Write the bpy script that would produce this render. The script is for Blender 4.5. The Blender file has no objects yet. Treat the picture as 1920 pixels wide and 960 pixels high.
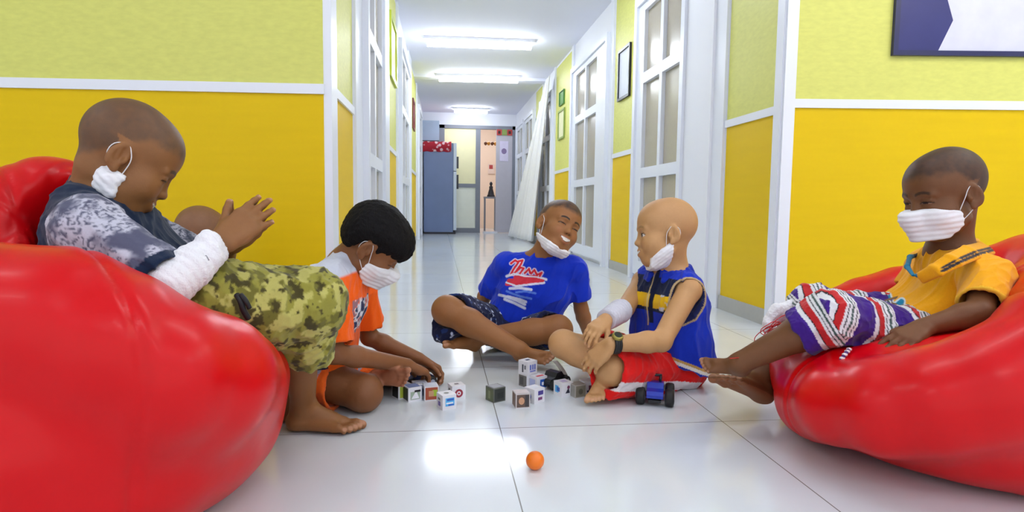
import bpy, bmesh, math, random
import numpy as np
from mathutils import Vector, Matrix

random.seed(7)
C = bpy.context.scene.collection
PI = math.pi

# ------------------------------------------------------------------ camera
FPX, CAM_H, ROLL = 1150.0, 0.57, 0.012
PSI, PITCH = 0.11744, 0.08102
_fw = np.array([math.sin(PSI) * math.cos(PITCH), math.cos(PSI) * math.cos(PITCH), -math.sin(PITCH)])
_r0 = np.array([math.cos(PSI), -math.sin(PSI), 0.0])
_u0 = np.cross(_r0, _fw)
CAM_R = _r0 * math.cos(ROLL) + _u0 * math.sin(ROLL)
CAM_U = _u0 * math.cos(ROLL) - _r0 * math.sin(ROLL)
CAM_P = np.array([0, 0, CAM_H])


def ray(px, py):
    return _fw * FPX + CAM_R * (px - 960) - CAM_U * (py - 480)


def J(px, py, Y):            # the point of a sight line at distance Y down the corridor
    r = ray(px, py)
    return CAM_P + r * (Y / r[1])


def FL(px, py, z=0.0):       # the point of a sight line at height z
    r = ray(px, py)
    return CAM_P + r * ((z - CAM_H) / r[2])


def WX(px, py, X):
    r = ray(px, py)
    return CAM_P + r * (X / r[0])


def proj(p):
    d = np.asarray(p, float) - CAM_P
    z = d @ _fw
    return 960 + FPX * (d @ CAM_R) / z, 480 - FPX * (d @ CAM_U) / z


def nrm(v):
    v = np.asarray(v, float)
    return v / (np.linalg.norm(v) + 1e-12)


def A3(*v):
    return np.array(v, float)


# ------------------------------------------------------------------ colour
def lin(c):
    c = np.asarray(c, float) / 255.0
    return np.where(c <= 0.04045, c / 12.92, ((c + 0.055) / 1.055) ** 2.4)


def rgba(c):
    l = lin(c)
    return (float(l[0]), float(l[1]), float(l[2]), 1.0)


def _hash(ix, iy, iz, seed):
    h = (ix * 374761393 + iy * 668265263 + iz * 2147483647 + seed * 974711) & 0xFFFFFFFF
    h = ((h ^ (h >> 13)) * 1274126177) & 0xFFFFFFFF
    return ((h ^ (h >> 16)) & 0xFFFF) / 65535.0


def vnoise(p, freq, seed=0):
    """value noise in [0,1], p (N,3)"""
    q = np.asarray(p, float) * freq + 100.0
    i = np.floor(q).astype(np.int64)
    f = q - i
    f = f * f * (3 - 2 * f)
    r = 0
    for dx in (0, 1):
        wx = f[:, 0] if dx else 1 - f[:, 0]
        for dy in (0, 1):
            wy = f[:, 1] if dy else 1 - f[:, 1]
            for dz in (0, 1):
                wz = f[:, 2] if dz else 1 - f[:, 2]
                r = r + wx * wy * wz * _hash(i[:, 0] + dx, i[:, 1] + dy, i[:, 2] + dz, seed)
    return r


def fbm(p, freq, seed=0, oct=3):
    r, a, t = 0, 1.0, 0
    for o in range(oct):
        r = r + a * vnoise(p, freq * 2 ** o, seed + o * 17)
        t += a
        a *= 0.5
    return r / t


def sst(a, b, x):
    t = np.clip((x - a) / (b - a + 1e-12), 0, 1)
    return t * t * (3 - 2 * t)


# ------------------------------------------------------------------ soft solids: distance fields meshed into one skin
BIG = 9.0


class Solid:
    def __init__(s):
        s.p = []

    def _add(s, fn, lo, hi, k, op):
        s.p.append((fn, np.asarray(lo, float) - 1.6 * k - 0.012, np.asarray(hi, float) + 1.6 * k + 0.012, k, op))

    def cone(s, a, b, ra, rb=None, k=0.012, op='add'):
        a = np.asarray(a, float); b = np.asarray(b, float)
        rb = ra if rb is None else rb
        ba = b - a
        l2 = float(ba @ ba) + 1e-12

        def fn(p):
            pa = p - a
            t = np.clip((pa @ ba) / l2, 0, 1)
            d = pa - t[:, None] * ba
            return np.sqrt((d * d).sum(1)) - (ra + (rb - ra) * t)
        s._add(fn, np.minimum(a - ra, b - rb), np.maximum(a + ra, b + rb), k, op)
        return s

    def chain(s, pts, rad, k=0.012, op='add'):
        for i in range(len(pts) - 1):
            s.cone(pts[i], pts[i + 1], rad[i], rad[i + 1], k, op)
        return s

    def ell(s, c, r, R=None, k=0.012, op='add'):
        c = np.asarray(c, float)
        r = np.asarray([r] * 3 if np.isscalar(r) else r, float)
        R = np.eye(3) if R is None else np.asarray(R, float)      # columns = axes
        ext = np.sqrt(((R * r) ** 2).sum(1))

        def fn(p):
            q = (p - c) @ R
            u = q / r
            k0 = np.sqrt((u * u).sum(1))
            w = u / r
            k1 = np.sqrt((w * w).sum(1))
            return np.where(k1 < 1e-5, -r.min(), k0 * (k0 - 1) / (k1 + 1e-9))
        s._add(fn, c - ext, c + ext, k, op)
        return s

    def box(s, c, h, R=None, rr=0.004, k=0.004, op='add'):
        c = np.asarray(c, float); h = np.asarray(h, float)
        R = np.eye(3) if R is None else np.asarray(R, float)
        ext = (np.abs(R) * h).sum(1)

        def fn(p):
            q = np.abs((p - c) @ R) - h + rr
            return np.sqrt((np.maximum(q, 0) ** 2).sum(1)) + np.minimum(q.max(1), 0) - rr
        s._add(fn, c - ext, c + ext, k, op)
        return s

    def cut(s, p0, n, k=0.002):      # remove what lies on the side n points to
        p0 = np.asarray(p0, float); n = nrm(n)
        s.p.append((lambda p: (p - p0) @ n, None, None, k, 'cut'))
        return s

    def cutf(s, f, k=0.002):
        s.p.append((f, None, None, k, 'cut'))
        return s

    def shift(s, d):
        s.p.append((d, None, None, 0.0, 'shift'))
        return s

    def sub(s, o, k=0.01, op='add'):
        lo, hi = o.bounds()
        s._add(o.f, lo, hi, k, op)
        return s

    def bounds(s):
        L = [q for q in s.p if q[1] is not None and q[4] == 'add']
        return np.min([q[1] for q in L], 0), np.max([q[2] for q in L], 0)

    def f(s, p, prims=None):
        d = np.full(len(p), BIG)
        for fn, lo, hi, k, op in (s.p if prims is None else prims):
            if op == 'shift':
                d = d + (fn(p) if callable(fn) else fn)
                continue
            e = fn(p)
            if op == 'add':
                h = np.clip(0.5 + 0.5 * (d - e) / max(k, 1e-6), 0, 1)
                d = d + (e - d) * h - k * h * (1 - h)
            else:
                if op == 'sub':
                    e = -e
                h = np.clip(0.5 + 0.5 * (e - d) / max(k, 1e-6), 0, 1)
                d = d + (e - d) * h + k * h * (1 - h)
        return d

    def mesh(s, vox):
        N = 20
        lo, hi = s.bounds()
        i0 = np.floor(lo / vox).astype(int) - 2
        nb = np.ceil((hi - lo) / vox / N).astype(int) + 1
        DY, DZ = nb[1] * N + 4, nb[2] * N + 4
        ax = np.arange(N + 1)
        gi = np.stack(np.meshgrid(ax, ax, ax, indexing='ij'), -1).reshape(-1, 3)
        keys, verts, quads = [], [], []
        cor = [(0, 0, 0), (1, 0, 0), (0, 1, 0), (1, 1, 0), (0, 0, 1), (1, 0, 1), (0, 1, 1), (1, 1, 1)]
        edg = [(0, 1), (2, 3), (4, 5), (6, 7), (0, 2), (1, 3), (4, 6), (5, 7), (0, 4), (1, 5), (2, 6), (3, 7)]
        half = 0.5 * N * vox * math.sqrt(3)
        for bx in range(nb[0]):
            for by in range(nb[1]):
                for bz in range(nb[2]):
                    base = np.array([bx, by, bz]) * N
                    blo = (base + i0) * vox
                    bhi = blo + N * vox
                    pr = [q for q in s.p if q[1] is None or (np.all(q[1] < bhi) and np.all(q[2] > blo))]
                    if not any(q[4] == 'add' for q in pr):
                        continue
                    ctr = (blo + bhi)[None] / 2
                    if abs(s.f(ctr, pr)[0]) > half * 3.2:
                        continue
                    d = s.f(gi * vox + blo, pr).reshape(N + 1, N + 1, N + 1)
                    neg = d < 0
                    if neg.all() or not neg.any():
                        continue
                    cs = [neg[a:N + a, b:N + b, c:N + c] for a, b, c in cor]
                    cnt = sum(c.astype(np.int8) for c in cs)
                    act = np.argwhere((cnt > 0) & (cnt < 8))
                    vals = np.stack([d[act[:, 0] + a, act[:, 1] + b, act[:, 2] + c] for a, b, c in cor], 1)
                    acc = np.zeros((len(act), 3)); w = np.zeros(len(act))
                    for a, b in edg:
                        va, vb = vals[:, a], vals[:, b]
                        m = (va < 0) != (vb < 0)
                        t = np.where(m, va / np.where(m, va - vb, 1), 0)
                        pa = np.array(cor[a], float); pb = np.array(cor[b], float)
                        acc += np.where(m[:, None], pa + t[:, None] * (pb - pa), 0)
                        w += m
                    v = (act + acc / w[:, None] + base + i0) * vox
                    g = act + base + 1
                    keys.append((g[:, 0] * DY + g[:, 1]) * DZ + g[:, 2]); verts.append(v)
                    for axis in range(3):
                        sl = [slice(0, N)] * 3
                        sh = list(sl); sh[axis] = slice(1, N + 1)
                        a_, b_ = neg[tuple(sl)], neg[tuple(sh)]
                        e = np.argwhere(a_ != b_)
                        if not len(e):
                            continue
                        flip = ~a_[e[:, 0], e[:, 1], e[:, 2]]
                        u, w2 = (axis + 1) % 3, (axis + 2) % 3
                        q = []
                        for du, dw in ((-1, -1), (0, -1), (0, 0), (-1, 0)):
                            c = e + base + 1
                            c[:, u] += du; c[:, w2] += dw
                            q.append((c[:, 0] * DY + c[:, 1]) * DZ + c[:, 2])
                        q = np.stack(q, 1)
                        q[flip] = q[flip][:, ::-1]
                        quads.append(q)
        K = np.concatenate(keys); V = np.concatenate(verts); Q = np.concatenate(quads)
        o = np.argsort(K); K = K[o]; V = V[o]
        ix = np.clip(np.searchsorted(K, Q), 0, len(K) - 1)
        ok = (K[ix] == Q).all(1)
        return V, ix[ok]


def vnormals(V, Q):
    n = np.cross(V[Q[:, 2]] - V[Q[:, 0]], V[Q[:, 3]] - V[Q[:, 1]])
    N = np.zeros_like(V)
    for i in range(Q.shape[1]):
        np.add.at(N, Q[:, i], n)
    return N / (np.linalg.norm(N, axis=1)[:, None] + 1e-12)


def relax(V, Q, it=1, f=0.5):
    for _ in range(it):
        acc = np.zeros_like(V); w = np.zeros(len(V))
        for i in range(4):
            for j in (1, 3):
                np.add.at(acc, Q[:, i], V[Q[:, (i + j) % 4]]); np.add.at(w, Q[:, i], 1)
        V = V + f * (acc / w[:, None] - V)
    return V


# ------------------------------------------------------------------ objects
def tag(o, label=None, cat=None, group=None, kind=None):
    if label: o['label'] = label
    if cat: o['category'] = cat
    if group: o['group'] = group
    if kind: o['kind'] = kind
    return o


def link(name, me, mats, parent=None, loc=None):
    o = bpy.data.objects.new(name, me)
    C.objects.link(o)
    for m in (mats if isinstance(mats, (list, tuple)) else [mats]):
        me.materials.append(m)
    if parent is not None:
        o.parent = parent
    if loc is not None:
        o.location = [float(x) for x in loc]
    return o


def raw_mesh(name, V, Q, col=None, smooth=True):
    me = bpy.data.meshes.new(name)
    n, m = len(V), len(Q)
    me.vertices.add(n)
    me.vertices.foreach_set('co', np.asarray(V, np.float32).ravel())
    me.loops.add(m * 4)
    me.loops.foreach_set('vertex_index', np.asarray(Q, np.int32).ravel())
    me.polygons.add(m)
    me.polygons.foreach_set('loop_start', np.arange(m, dtype=np.int32) * 4)
    me.polygons.foreach_set('loop_total', np.full(m, 4, np.int32))
    me.polygons.foreach_set('use_smooth', np.full(m, smooth, bool))
    me.update(calc_edges=True)
    if col is not None:
        a = me.color_attributes.new('Col', 'FLOAT_COLOR', 'POINT')
        c = np.ones((n, 4), np.float32); c[:, :3] = col
        a.data.foreach_set('color', c.ravel())
    return me


def solid_obj(name, S, vox, mat, parent=None, origin=None, color=None, disp=None, smooth=0):
    """mesh a Solid; colour(V, N) gives linear rgb; disp(V, N) gives an offset along the normal"""
    V, Q = S.mesh(vox)
    if smooth:
        V = relax(V, Q, smooth)
    if disp is not None:
        N = vnormals(V, Q)
        V = V + N * disp(V, N)[:, None]
    col = None
    if color is not None:
        col = color(V, vnormals(V, Q))
    org = np.zeros(3) if origin is None else np.asarray(origin, float)
    me = raw_mesh(name, V - org, Q, col)
    return link(name, me, mat, parent, org if parent is None else None)


class MB:
    """collects plain shapes into one mesh"""
    def __init__(s):
        s.bm = bmesh.new()

    def box(s, lo, hi, M=None, mi=0):
        x0, y0, z0 = lo; x1, y1, z1 = hi
        vs = [(x0, y0, z0), (x1, y0, z0), (x1, y1, z0), (x0, y1, z0), (x0, y0, z1), (x1, y0, z1), (x1, y1, z1), (x0, y1, z1)]
        v = [s.bm.verts.new(M @ Vector(p) if M else p) for p in vs]
        for f in ((0, 3, 2, 1), (4, 5, 6, 7), (0, 1, 5, 4), (1, 2, 6, 5), (2, 3, 7, 6), (3, 0, 4, 7)):
            s.bm.faces.new([v[i] for i in f]).material_index = mi
        return s

    def prism(s, poly, z0, z1, M=None, mi=0, smooth=False):
        a = [s.bm.verts.new(M @ Vector((x, y, z0)) if M else (x, y, z0)) for x, y in poly]
        b = [s.bm.verts.new(M @ Vector((x, y, z1)) if M else (x, y, z1)) for x, y in poly]
        n = len(poly)
        s.bm.faces.new(a[::-1]).material_index = mi
        s.bm.faces.new(b).material_index = mi
        for i in range(n):
            f = s.bm.faces.new((a[i], a[(i + 1) % n], b[(i + 1) % n], b[i])); f.material_index = mi; f.smooth = smooth
        return s

    def lathe(s, prof, n=24, M=None, mi=0):
        rings = []
        for r, z in prof:
            rings.append([s.bm.verts.new(M @ Vector((r * math.cos(2 * PI * i / n), r * math.sin(2 * PI * i / n), z)) if M else
                                         (r * math.cos(2 * PI * i / n), r * math.sin(2 * PI * i / n), z)) for i in range(n)])
        for a, b in zip(rings, rings[1:]):
            for i in range(n):
                f = s.bm.faces.new((a[i], a[(i + 1) % n], b[(i + 1) % n], b[i])); f.smooth = True; f.material_index = mi
        s.bm.faces.new(rings[0][::-1]).material_index = mi
        s.bm.faces.new(rings[-1]).material_index = mi
        return s

    def tube(s, pts, r, n=8, mi=0, closed=False, taper=None):
        pts = [Vector([float(c) for c in p]) for p in pts]
        rings = []
        m = len(pts)
        up = Vector((0.13, 0.29, 0.95))
        for i, p in enumerate(pts):
            t = (pts[(i + 1) % m] - pts[i - 1]) if closed else (pts[min(i + 1, m - 1)] - pts[max(i - 1, 0)])
            t.normalize()
            u = up - t * up.dot(t); u.normalize(); up = u
            w = t.cross(u)
            rr = r if taper is None else taper[i]
            rings.append([s.bm.verts.new(p + (u * math.cos(2 * PI * k / n) + w * math.sin(2 * PI * k / n)) * rr) for k in range(n)])
        for i in range(m if closed else m - 1):
            a, b = rings[i], rings[(i + 1) % m]
            for k in range(n):
                f = s.bm.faces.new((a[k], a[(k + 1) % n], b[(k + 1) % n], b[k])); f.smooth = True; f.material_index = mi
        if not closed:
            s.bm.faces.new(rings[0][::-1]); s.bm.faces.new(rings[-1])
        return s

    def grid(s, P, thick=None, mi=0, smooth=True):
        """P[i][j] points -> sheet (with an optional back face at distance thick)"""
        P = np.asarray(P, float)
        ni, nj = P.shape[:2]
        v = [[s.bm.verts.new(P[i, j]) for j in range(nj)] for i in range(ni)]
        fs = []
        for i in range(ni - 1):
            for j in range(nj - 1):
                f = s.bm.faces.new((v[i][j], v[i + 1][j], v[i + 1][j + 1], v[i][j + 1])); f.smooth = smooth; f.material_index = mi
                fs.append(f)
        if thick:
            bmesh.ops.recalc_face_normals(s.bm, faces=fs)
            bmesh.ops.solidify(s.bm, geom=fs, thickness=thick)
        return s

    def bevel(s, w, seg=2):
        es = [e for e in s.bm.edges if len(e.link_faces) == 2 and e.calc_face_angle(0) > 0.5]
        bmesh.ops.bevel(s.bm, geom=es, offset=w, segments=seg, affect='EDGES', profile=0.7)
        return s

    def build(s, name, mats, parent=None, loc=None, recalc=True, shift=None):
        if recalc:
            bmesh.ops.recalc_face_normals(s.bm, faces=s.bm.faces[:])
        if shift is not None:
            bmesh.ops.translate(s.bm, vec=[-float(c) for c in shift], verts=s.bm.verts[:])
        me = bpy.data.meshes.new(name)
        s.bm.to_mesh(me); s.bm.free()
        return link(name, me, mats, parent, loc)


def empty(name, loc, rz=0.0):
    o = bpy.data.objects.new(name, None)
    C.objects.link(o)
    o.location = [float(c) for c in loc]; o.rotation_euler = (0, 0, rz)
    o.empty_display_size = 0.05
    return o


# ------------------------------------------------------------------ materials
MATS = {}


def mat(name, color, rough=0.5, metal=0.0, spec=0.5, noise=None, bump=None, emit=None, emit_s=0.0, coat=0.0, trans=0.0, alpha=1.0, vary=0.12, stretch=(1, 1, 1), attr=False, sheen=0.0):
    """noise=(scale) gives a soft colour variation; bump=(scale,strength)"""
    if name in MATS:
        return MATS[name]
    m = bpy.data.materials.new(name); m.use_nodes = True
    nt = m.node_tree; b = nt.nodes['Principled BSDF']
    col = rgba(color)
    b.inputs['Base Color'].default_value = col
    b.inputs['Roughness'].default_value = rough
    b.inputs['Metallic'].default_value = metal
    b.inputs['Specular IOR Level'].default_value = spec
    b.inputs['Coat Weight'].default_value = coat
    b.inputs['Coat Roughness'].default_value = 0.12
    b.inputs['Transmission Weight'].default_value = trans
    b.inputs['Alpha'].default_value = alpha
    b.inputs['Sheen Weight'].default_value = sheen
    tc = nt.nodes.new('ShaderNodeTexCoord')
    mp = nt.nodes.new('ShaderNodeMapping'); mp.inputs['Scale'].default_value = stretch
    nt.links.new(tc.outputs['Object'], mp.inputs['Vector'])
    src = None
    if attr:
        at = nt.nodes.new('ShaderNodeVertexColor'); at.layer_name = 'Col'
        src = at.outputs['Color']
        nt.links.new(src, b.inputs['Base Color'])
    if noise:
        n = nt.nodes.new('ShaderNodeTexNoise'); n.inputs['Scale'].default_value = noise; n.inputs['Detail'].default_value = 4
        nt.links.new(mp.outputs[0], n.inputs['Vector'])
        mr = nt.nodes.new('ShaderNodeMapRange')
        mr.inputs['To Min'].default_value = 1 - vary; mr.inputs['To Max'].default_value = 1 + vary
        nt.links.new(n.outputs['Fac'], mr.inputs['Value'])
        mx = nt.nodes.new('ShaderNodeVectorMath'); mx.operation = 'SCALE'
        if src is None:
            mx.inputs[0].default_value = col[:3]
        else:
            nt.links.new(src, mx.inputs[0])
        nt.links.new(mr.outputs[0], mx.inputs['Scale'])
        nt.links.new(mx.outputs[0], b.inputs['Base Color'])
    if bump:
        n = nt.nodes.new('ShaderNodeTexNoise'); n.inputs['Scale'].default_value = bump[0]; n.inputs['Detail'].default_value = 3
        nt.links.new(mp.outputs[0], n.inputs['Vector'])
        bp = nt.nodes.new('ShaderNodeBump'); bp.inputs['Strength'].default_value = bump[1]; bp.inputs['Distance'].default_value = 0.01
        nt.links.new(n.outputs['Fac'], bp.inputs['Height'])
        nt.links.new(bp.outputs[0], b.inputs['Normal'])
    if emit is not None:
        b.inputs['Emission Color'].default_value = rgba(emit)
        b.inputs['Emission Strength'].default_value = emit_s
    MATS[name] = m
    return m
# ------------------------------------------------------------------ camera, world, view
cam = bpy.data.cameras.new('camera'); cam_o = bpy.data.objects.new('camera', cam); C.objects.link(cam_o)
cam.sensor_width = 36; cam.lens = FPX / 1920 * 36; cam.clip_start = 0.02
cam_o.matrix_world = Matrix(((CAM_R[0], CAM_U[0], -_fw[0], 0), (CAM_R[1], CAM_U[1], -_fw[1], 0), (CAM_R[2], CAM_U[2], -_fw[2], CAM_H), (0, 0, 0, 1)))
sc = bpy.context.scene
sc.camera = cam_o
sc.view_settings.view_transform = 'Standard'; sc.view_settings.look = 'None'
sc.view_settings.gamma = 1.0; sc.view_settings.use_curve_mapping = False
sc.view_settings.exposure = 0.5
try:
    sc.cycles.use_denoising = True
    sc.cycles.max_bounces = 8
    sc.cycles.diffuse_bounces = 4
    sc.cycles.caustics_reflective = False; sc.cycles.caustics_refractive = False
    sc.cycles.sample_clamp_indirect = 6.0
except Exception:
    pass
w = bpy.data.worlds.new('daylight'); sc.world = w; w.use_nodes = True
w.node_tree.nodes['Background'].inputs['Color'].default_value = (0.93, 0.96, 1.0, 1)
w.node_tree.nodes['Background'].inputs['Strength'].default_value = 0.9

# ------------------------------------------------------------------ materials of the room
M_yel = mat('mustard_laminate', (228, 192, 2), 0.5, noise=3.0, vary=0.05, stretch=(1, 1, 9), spec=0.22)
M_pale = mat('lime_laminate', (216, 217, 116), 0.45, noise=26.0, vary=0.12, stretch=(1, 1, 2.5), spec=0.25)
M_white = mat('white_aluminium', (234, 238, 248), 0.35, noise=2.0, vary=0.02)
M_wall = mat('white_paint', (238, 240, 247), 0.55, noise=2.0, vary=0.02)
M_ceil = mat('ceiling_paint', (238, 240, 252), 0.8, noise=1.5, vary=0.03)
M_skirt = mat('grey_stone', (176, 176, 170), 0.35, noise=30, vary=0.08)
M_pane = mat('frosted_glass', (176, 168, 150), 0.22, noise=60, vary=0.05, spec=0.6)
M_dark = mat('black_frame', (28, 30, 44), 0.35, noise=10)
M_grey = mat('grey_aluminium', (128, 132, 142), 0.4, noise=10, vary=0.05)

m = bpy.data.materials.new('glazed_floor_tiles'); m.use_nodes = True; MATS['floor'] = m
nt = m.node_tree; b = nt.nodes['Principled BSDF']
tc = nt.nodes.new('ShaderNodeTexCoord'); mp = nt.nodes.new('ShaderNodeMapping')
mp.inputs['Location'].default_value = (-0.155 + 6.0, -2.13 + 6.0, 0)
nt.links.new(tc.outputs['Object'], mp.inputs['Vector'])
br = nt.nodes.new('ShaderNodeTexBrick'); br.offset = 0.0; br.squash = 1.0
br.inputs['Scale'].default_value = 1.0; br.inputs['Brick Width'].default_value = 0.6; br.inputs['Row Height'].default_value = 0.6
br.inputs['Mortar Size'].default_value = 0.0016; br.inputs['Mortar Smooth'].default_value = 0.3
br.inputs['Color1'].default_value = rgba((222, 229, 234)); br.inputs['Color2'].default_value = rgba((218, 225, 231)); br.inputs['Mortar'].default_value = rgba((128, 128, 126))
nt.links.new(mp.outputs[0], br.inputs['Vector'])
n1 = nt.nodes.new('ShaderNodeTexNoise'); n1.inputs['Scale'].default_value = 3.5; n1.inputs['Detail'].default_value = 6
nt.links.new(tc.outputs['Object'], n1.inputs['Vector'])
mr = nt.nodes.new('ShaderNodeMapRange'); mr.inputs['To Min'].default_value = 0.93; mr.inputs['To Max'].default_value = 1.05
nt.links.new(n1.outputs['Fac'], mr.inputs['Value'])
vs = nt.nodes.new('ShaderNodeVectorMath'); vs.operation = 'SCALE'
nt.links.new(br.outputs['Color'], vs.inputs[0]); nt.links.new(mr.outputs[0], vs.inputs['Scale'])
nt.links.new(vs.outputs[0], b.inputs['Base Color'])
b.inputs['Roughness'].default_value = 0.13; b.inputs['Specular IOR Level'].default_value = 0.6
M_floor = m


def struct(o):
    o['kind'] = 'structure'
    return o


# ------------------------------------------------------------------ shell
YF = 13.0
CH = 2.49
XR = 1.594


def XL(Y):
    return -0.46 + (Y - 2.62) * 0.0099


struct(MB().box((-3.6, -2.6, -0.1), (4.2, 16.2, 0)).build('floor', M_floor))
struct(MB().box((-3.6, -2.6, CH), (4.2, 16.2, CH + 0.1)).build('ceiling', M_ceil))
struct(MB().box((-3.7, -2.6, 0), (-3.5, 2.86, CH)).build('wall_side_left', M_wall))
struct(MB().box((4.1, -2.6, 0), (4.3, 2.74, CH)).build('wall_side_right', M_wall))
struct(MB().box((-0.5, 9.30, CH - 0.04), (XR + 0.05, 9.5, CH + 0.02)).build('trim_1', M_ceil))


def frame_M(A, B, nsign):
    A = Vector((A[0], A[1], 0)); B = Vector((B[0], B[1], 0))
    x = (B - A).normalized()
    y = Vector((-x.y, x.x, 0)) * nsign
    return Matrix(((x.x, y.x, 0, A.x), (x.y, y.y, 0, A.y), (0, 0, 1, 0), (0, 0, 0, 1))), (B - A).length


def wall(name, A, B, nsign, panels, posts, rail=1.04, skirt=0.08, rails=True, s0=0.0):
    """a partition from A to B; local x runs along it, local y points into the room. panels: [(x0, x1)], posts: [(x0, x1)]"""
    Mw, L = frame_M(A, B, nsign)
    wo = struct(MB().box((s0, -0.11, 0), (L, 0, CH), Mw).build(name, M_wall))
    for x0, x1 in panels:
        MB().box((x0, -0.01, skirt), (x1, 0.004, rail - 0.018), Mw).build('lower_panel', M_yel, wo)
        MB().box((x0, -0.01, rail + 0.018), (x1, 0.004, CH - 0.03), Mw).build('upper_panel', M_pale, wo)
        if rails:
            MB().box((x0 - 0.005, -0.005, rail - 0.02), (x1 + 0.005, 0.014, rail + 0.02), Mw).bevel(0.004).build('dado_rail', M_white, wo)
        MB().box((x0 - 0.01, -0.005, 0), (x1 + 0.01, 0.012, skirt), Mw).bevel(0.004).build('skirting', M_skirt, wo)
    for x0, x1 in posts:
        MB().box((x0, -0.02, 0), (x1, 0.02, CH), Mw).bevel(0.004).build('post', M_white, wo)
    return wo, Mw, L


def door(name, Mw, x0, x1, z0, z1, px0, px1, zs, cols=2, proud=0.035, jamb=0.06, deep=0.029, mullion=0.055):
    """glazed door leaf with jambs; panes are recessed in a grid of bars"""
    mb = MB()
    mb.box((x0, -0.03, 0), (x0 + jamb, proud + 0.02, z1 + jamb), Mw); mb.box((x1 - jamb, -0.03, 0), (x1, proud + 0.02, z1 + jamb), Mw)
    mb.box((x0 + jamb, -0.03, z1), (x1 - jamb, proud + 0.02, z1 + jamb), Mw)
    d = struct(mb.build(name, M_white))
    leaf = MB()
    leaf.box((x0 + jamb, -0.02, z0), (px0, proud, z1), Mw); leaf.box((px1, -0.02, z0), (x1 - jamb, proud, z1), Mw)
    leaf.box((px0, -0.02, z0), (px1, proud, zs[0][0]), Mw)
    for (a, b_), (c, d_) in zip(zs, zs[1:]):
        leaf.box((px0, -0.02, b_), (px1, proud, c), Mw)
    leaf.box((px0, -0.02, zs[-1][1]), (px1, proud, z1), Mw)
    wcol = (px1 - px0 - mullion * (cols - 1)) / cols
    for c in range(cols - 1):
        xa = px0 + wcol * (c + 1) + mullion * c
        for a, b_ in zs:
            leaf.box((xa, -0.02, a), (xa + mullion, proud, b_), Mw)
    leaf.build('door_leaf', M_white, d)
    for c in range(cols):
        xa = px0 + (wcol + mullion) * c
        for a, b_ in zs:
            MB().box((xa, -0.01, a), (xa + wcol, proud - deep, b_), Mw).build('pane', M_pane, d)
    return d


ROWS = [(0.15, 0.80), (0.88, 1.53), (1.61, 2.08)]
# right side of the corridor
wr, MR, LR = wall('wall_corridor_right', (XR, 2.74), (XR, YF), 1,
                  [(0.07, 0.57), (2.27, 2.85), (4.70, 5.75), (6.96, 7.55)], [(0.0, 0.06), (0.585, 0.72), (2.15, 2.26), (2.87, 2.98), (4.59, 4.69), (5.76, 5.86)])
struct(MB().box((0.72, -0.02, 0), (1.11, 0.035, CH), MR).bevel(0.005).build('trim_2', M_wall))
door('door_1', MR, 1.11, 2.15, 0.04, 2.14, 1.19, 1.95, ROWS)
door('door_2', MR, 2.98, 4.59, 0.04, 2.14, 3.41, 4.36, ROWS)
door('door_3', MR, 5.86, 6.95, 0.04, 2.14, 6.0, 6.8, ROWS)
door('door_4', MR, 7.6, 8.75, 0.04, 2.14, 7.75, 8.6, ROWS)
door('door_5', MR, 8.85, 9.95, 0.04, 2.14, 9.0, 9.8, ROWS)
# facing wall on the right
wall('wall_facing_right', (XR, 2.74), (4.15, 2.42), -1, [(0.045, 2.5)], [(-0.012, 0.04)], rail=1.062)
# left side of the corridor
wl, ML, LL = wall('wall_corridor_left', (XL(2.62), 2.62), (XL(YF), YF), -1,
                  [(0.16, 0.67), (2.62, 3.44), (5.88, 7.35)], [(0.0, 0.13), (0.69, 0.95), (1.95, 2.60), (3.46, 3.6), (5.3, 5.86), (7.37, 7.6)], rail=1.05, s0=0.05)
door('door_6', ML, 0.95, 1.95, 0.04, 2.14, 1.03, 1.86, ROWS)
door('door_7', ML, 3.6, 5.25, 0.04, 2.14, 3.8, 5.0, ROWS)
door('door_8', ML, 7.6, 8.8, 0.04, 2.14, 7.75, 8.65, ROWS)
wall('wall_facing_left', (-3.6, 2.84), (XL(2.62), 2.62), -1, [(0.05, 3.135)], [], rail=1.035)

# ------------------------------------------------------------------ far end of the corridor
ew = MB()
ew.box((-0.6, YF, 0), (-0.03, YF + 0.1, CH)); ew.box((-0.03, YF, 2.24), (1.57, YF + 0.1, CH)); ew.box((1.57, YF, 0), (1.8, YF + 0.1, CH))
struct(ew.build('wall_end', M_wall))
M_blue = mat('pale_blue_paint', (160, 180, 200), 0.6, noise=5)
fr = MB()
fr.box((-0.03, YF - 0.03, 0), (0.09, YF + 0.08, 2.24)); fr.box((1.51, YF - 0.03, 0), (1.57, YF + 0.08, 2.24)); fr.box((-0.03, YF - 0.03, 2.17), (1.57, YF + 0.08, 2.24))
fr.box((0.74, YF - 0.02, 0), (0.84, YF + 0.06, 2.17)); fr.box((0.09, YF - 0.02, 0.95), (0.74, YF + 0.06, 1.03)); fr.box((0.09, YF - 0.02, 0), (0.74, YF + 0.06, 0.1))
d9 = struct(fr.build('door_9', M_grey))
M_ypane = mat('yellow_frosted_glass', (250, 242, 190), 0.3, noise=8, vary=0.04)
M_wpane = mat('white_frosted_glass', (240, 242, 225), 0.3, noise=8, vary=0.04)
MB().box((0.09, YF + 0.0, 1.03), (0.74, YF + 0.03, 2.17)).build('pane', M_ypane, d9)
MB().box((0.09, YF + 0.0, 0.1), (0.74, YF + 0.03, 0.95)).build('pane', M_wpane, d9)
M_leaf = mat('grey_door_laminate', (196, 192, 200), 0.45, noise=12, vary=0.04)
MB().box((1.17, YF - 0.02, 0.01), (1.51, YF + 0.03, 2.17)).bevel(0.004).build('door_leaf', M_leaf, d9)
M_peach = mat('peach_paint', (250, 222, 196), 0.7, noise=4, vary=0.03)
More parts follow.
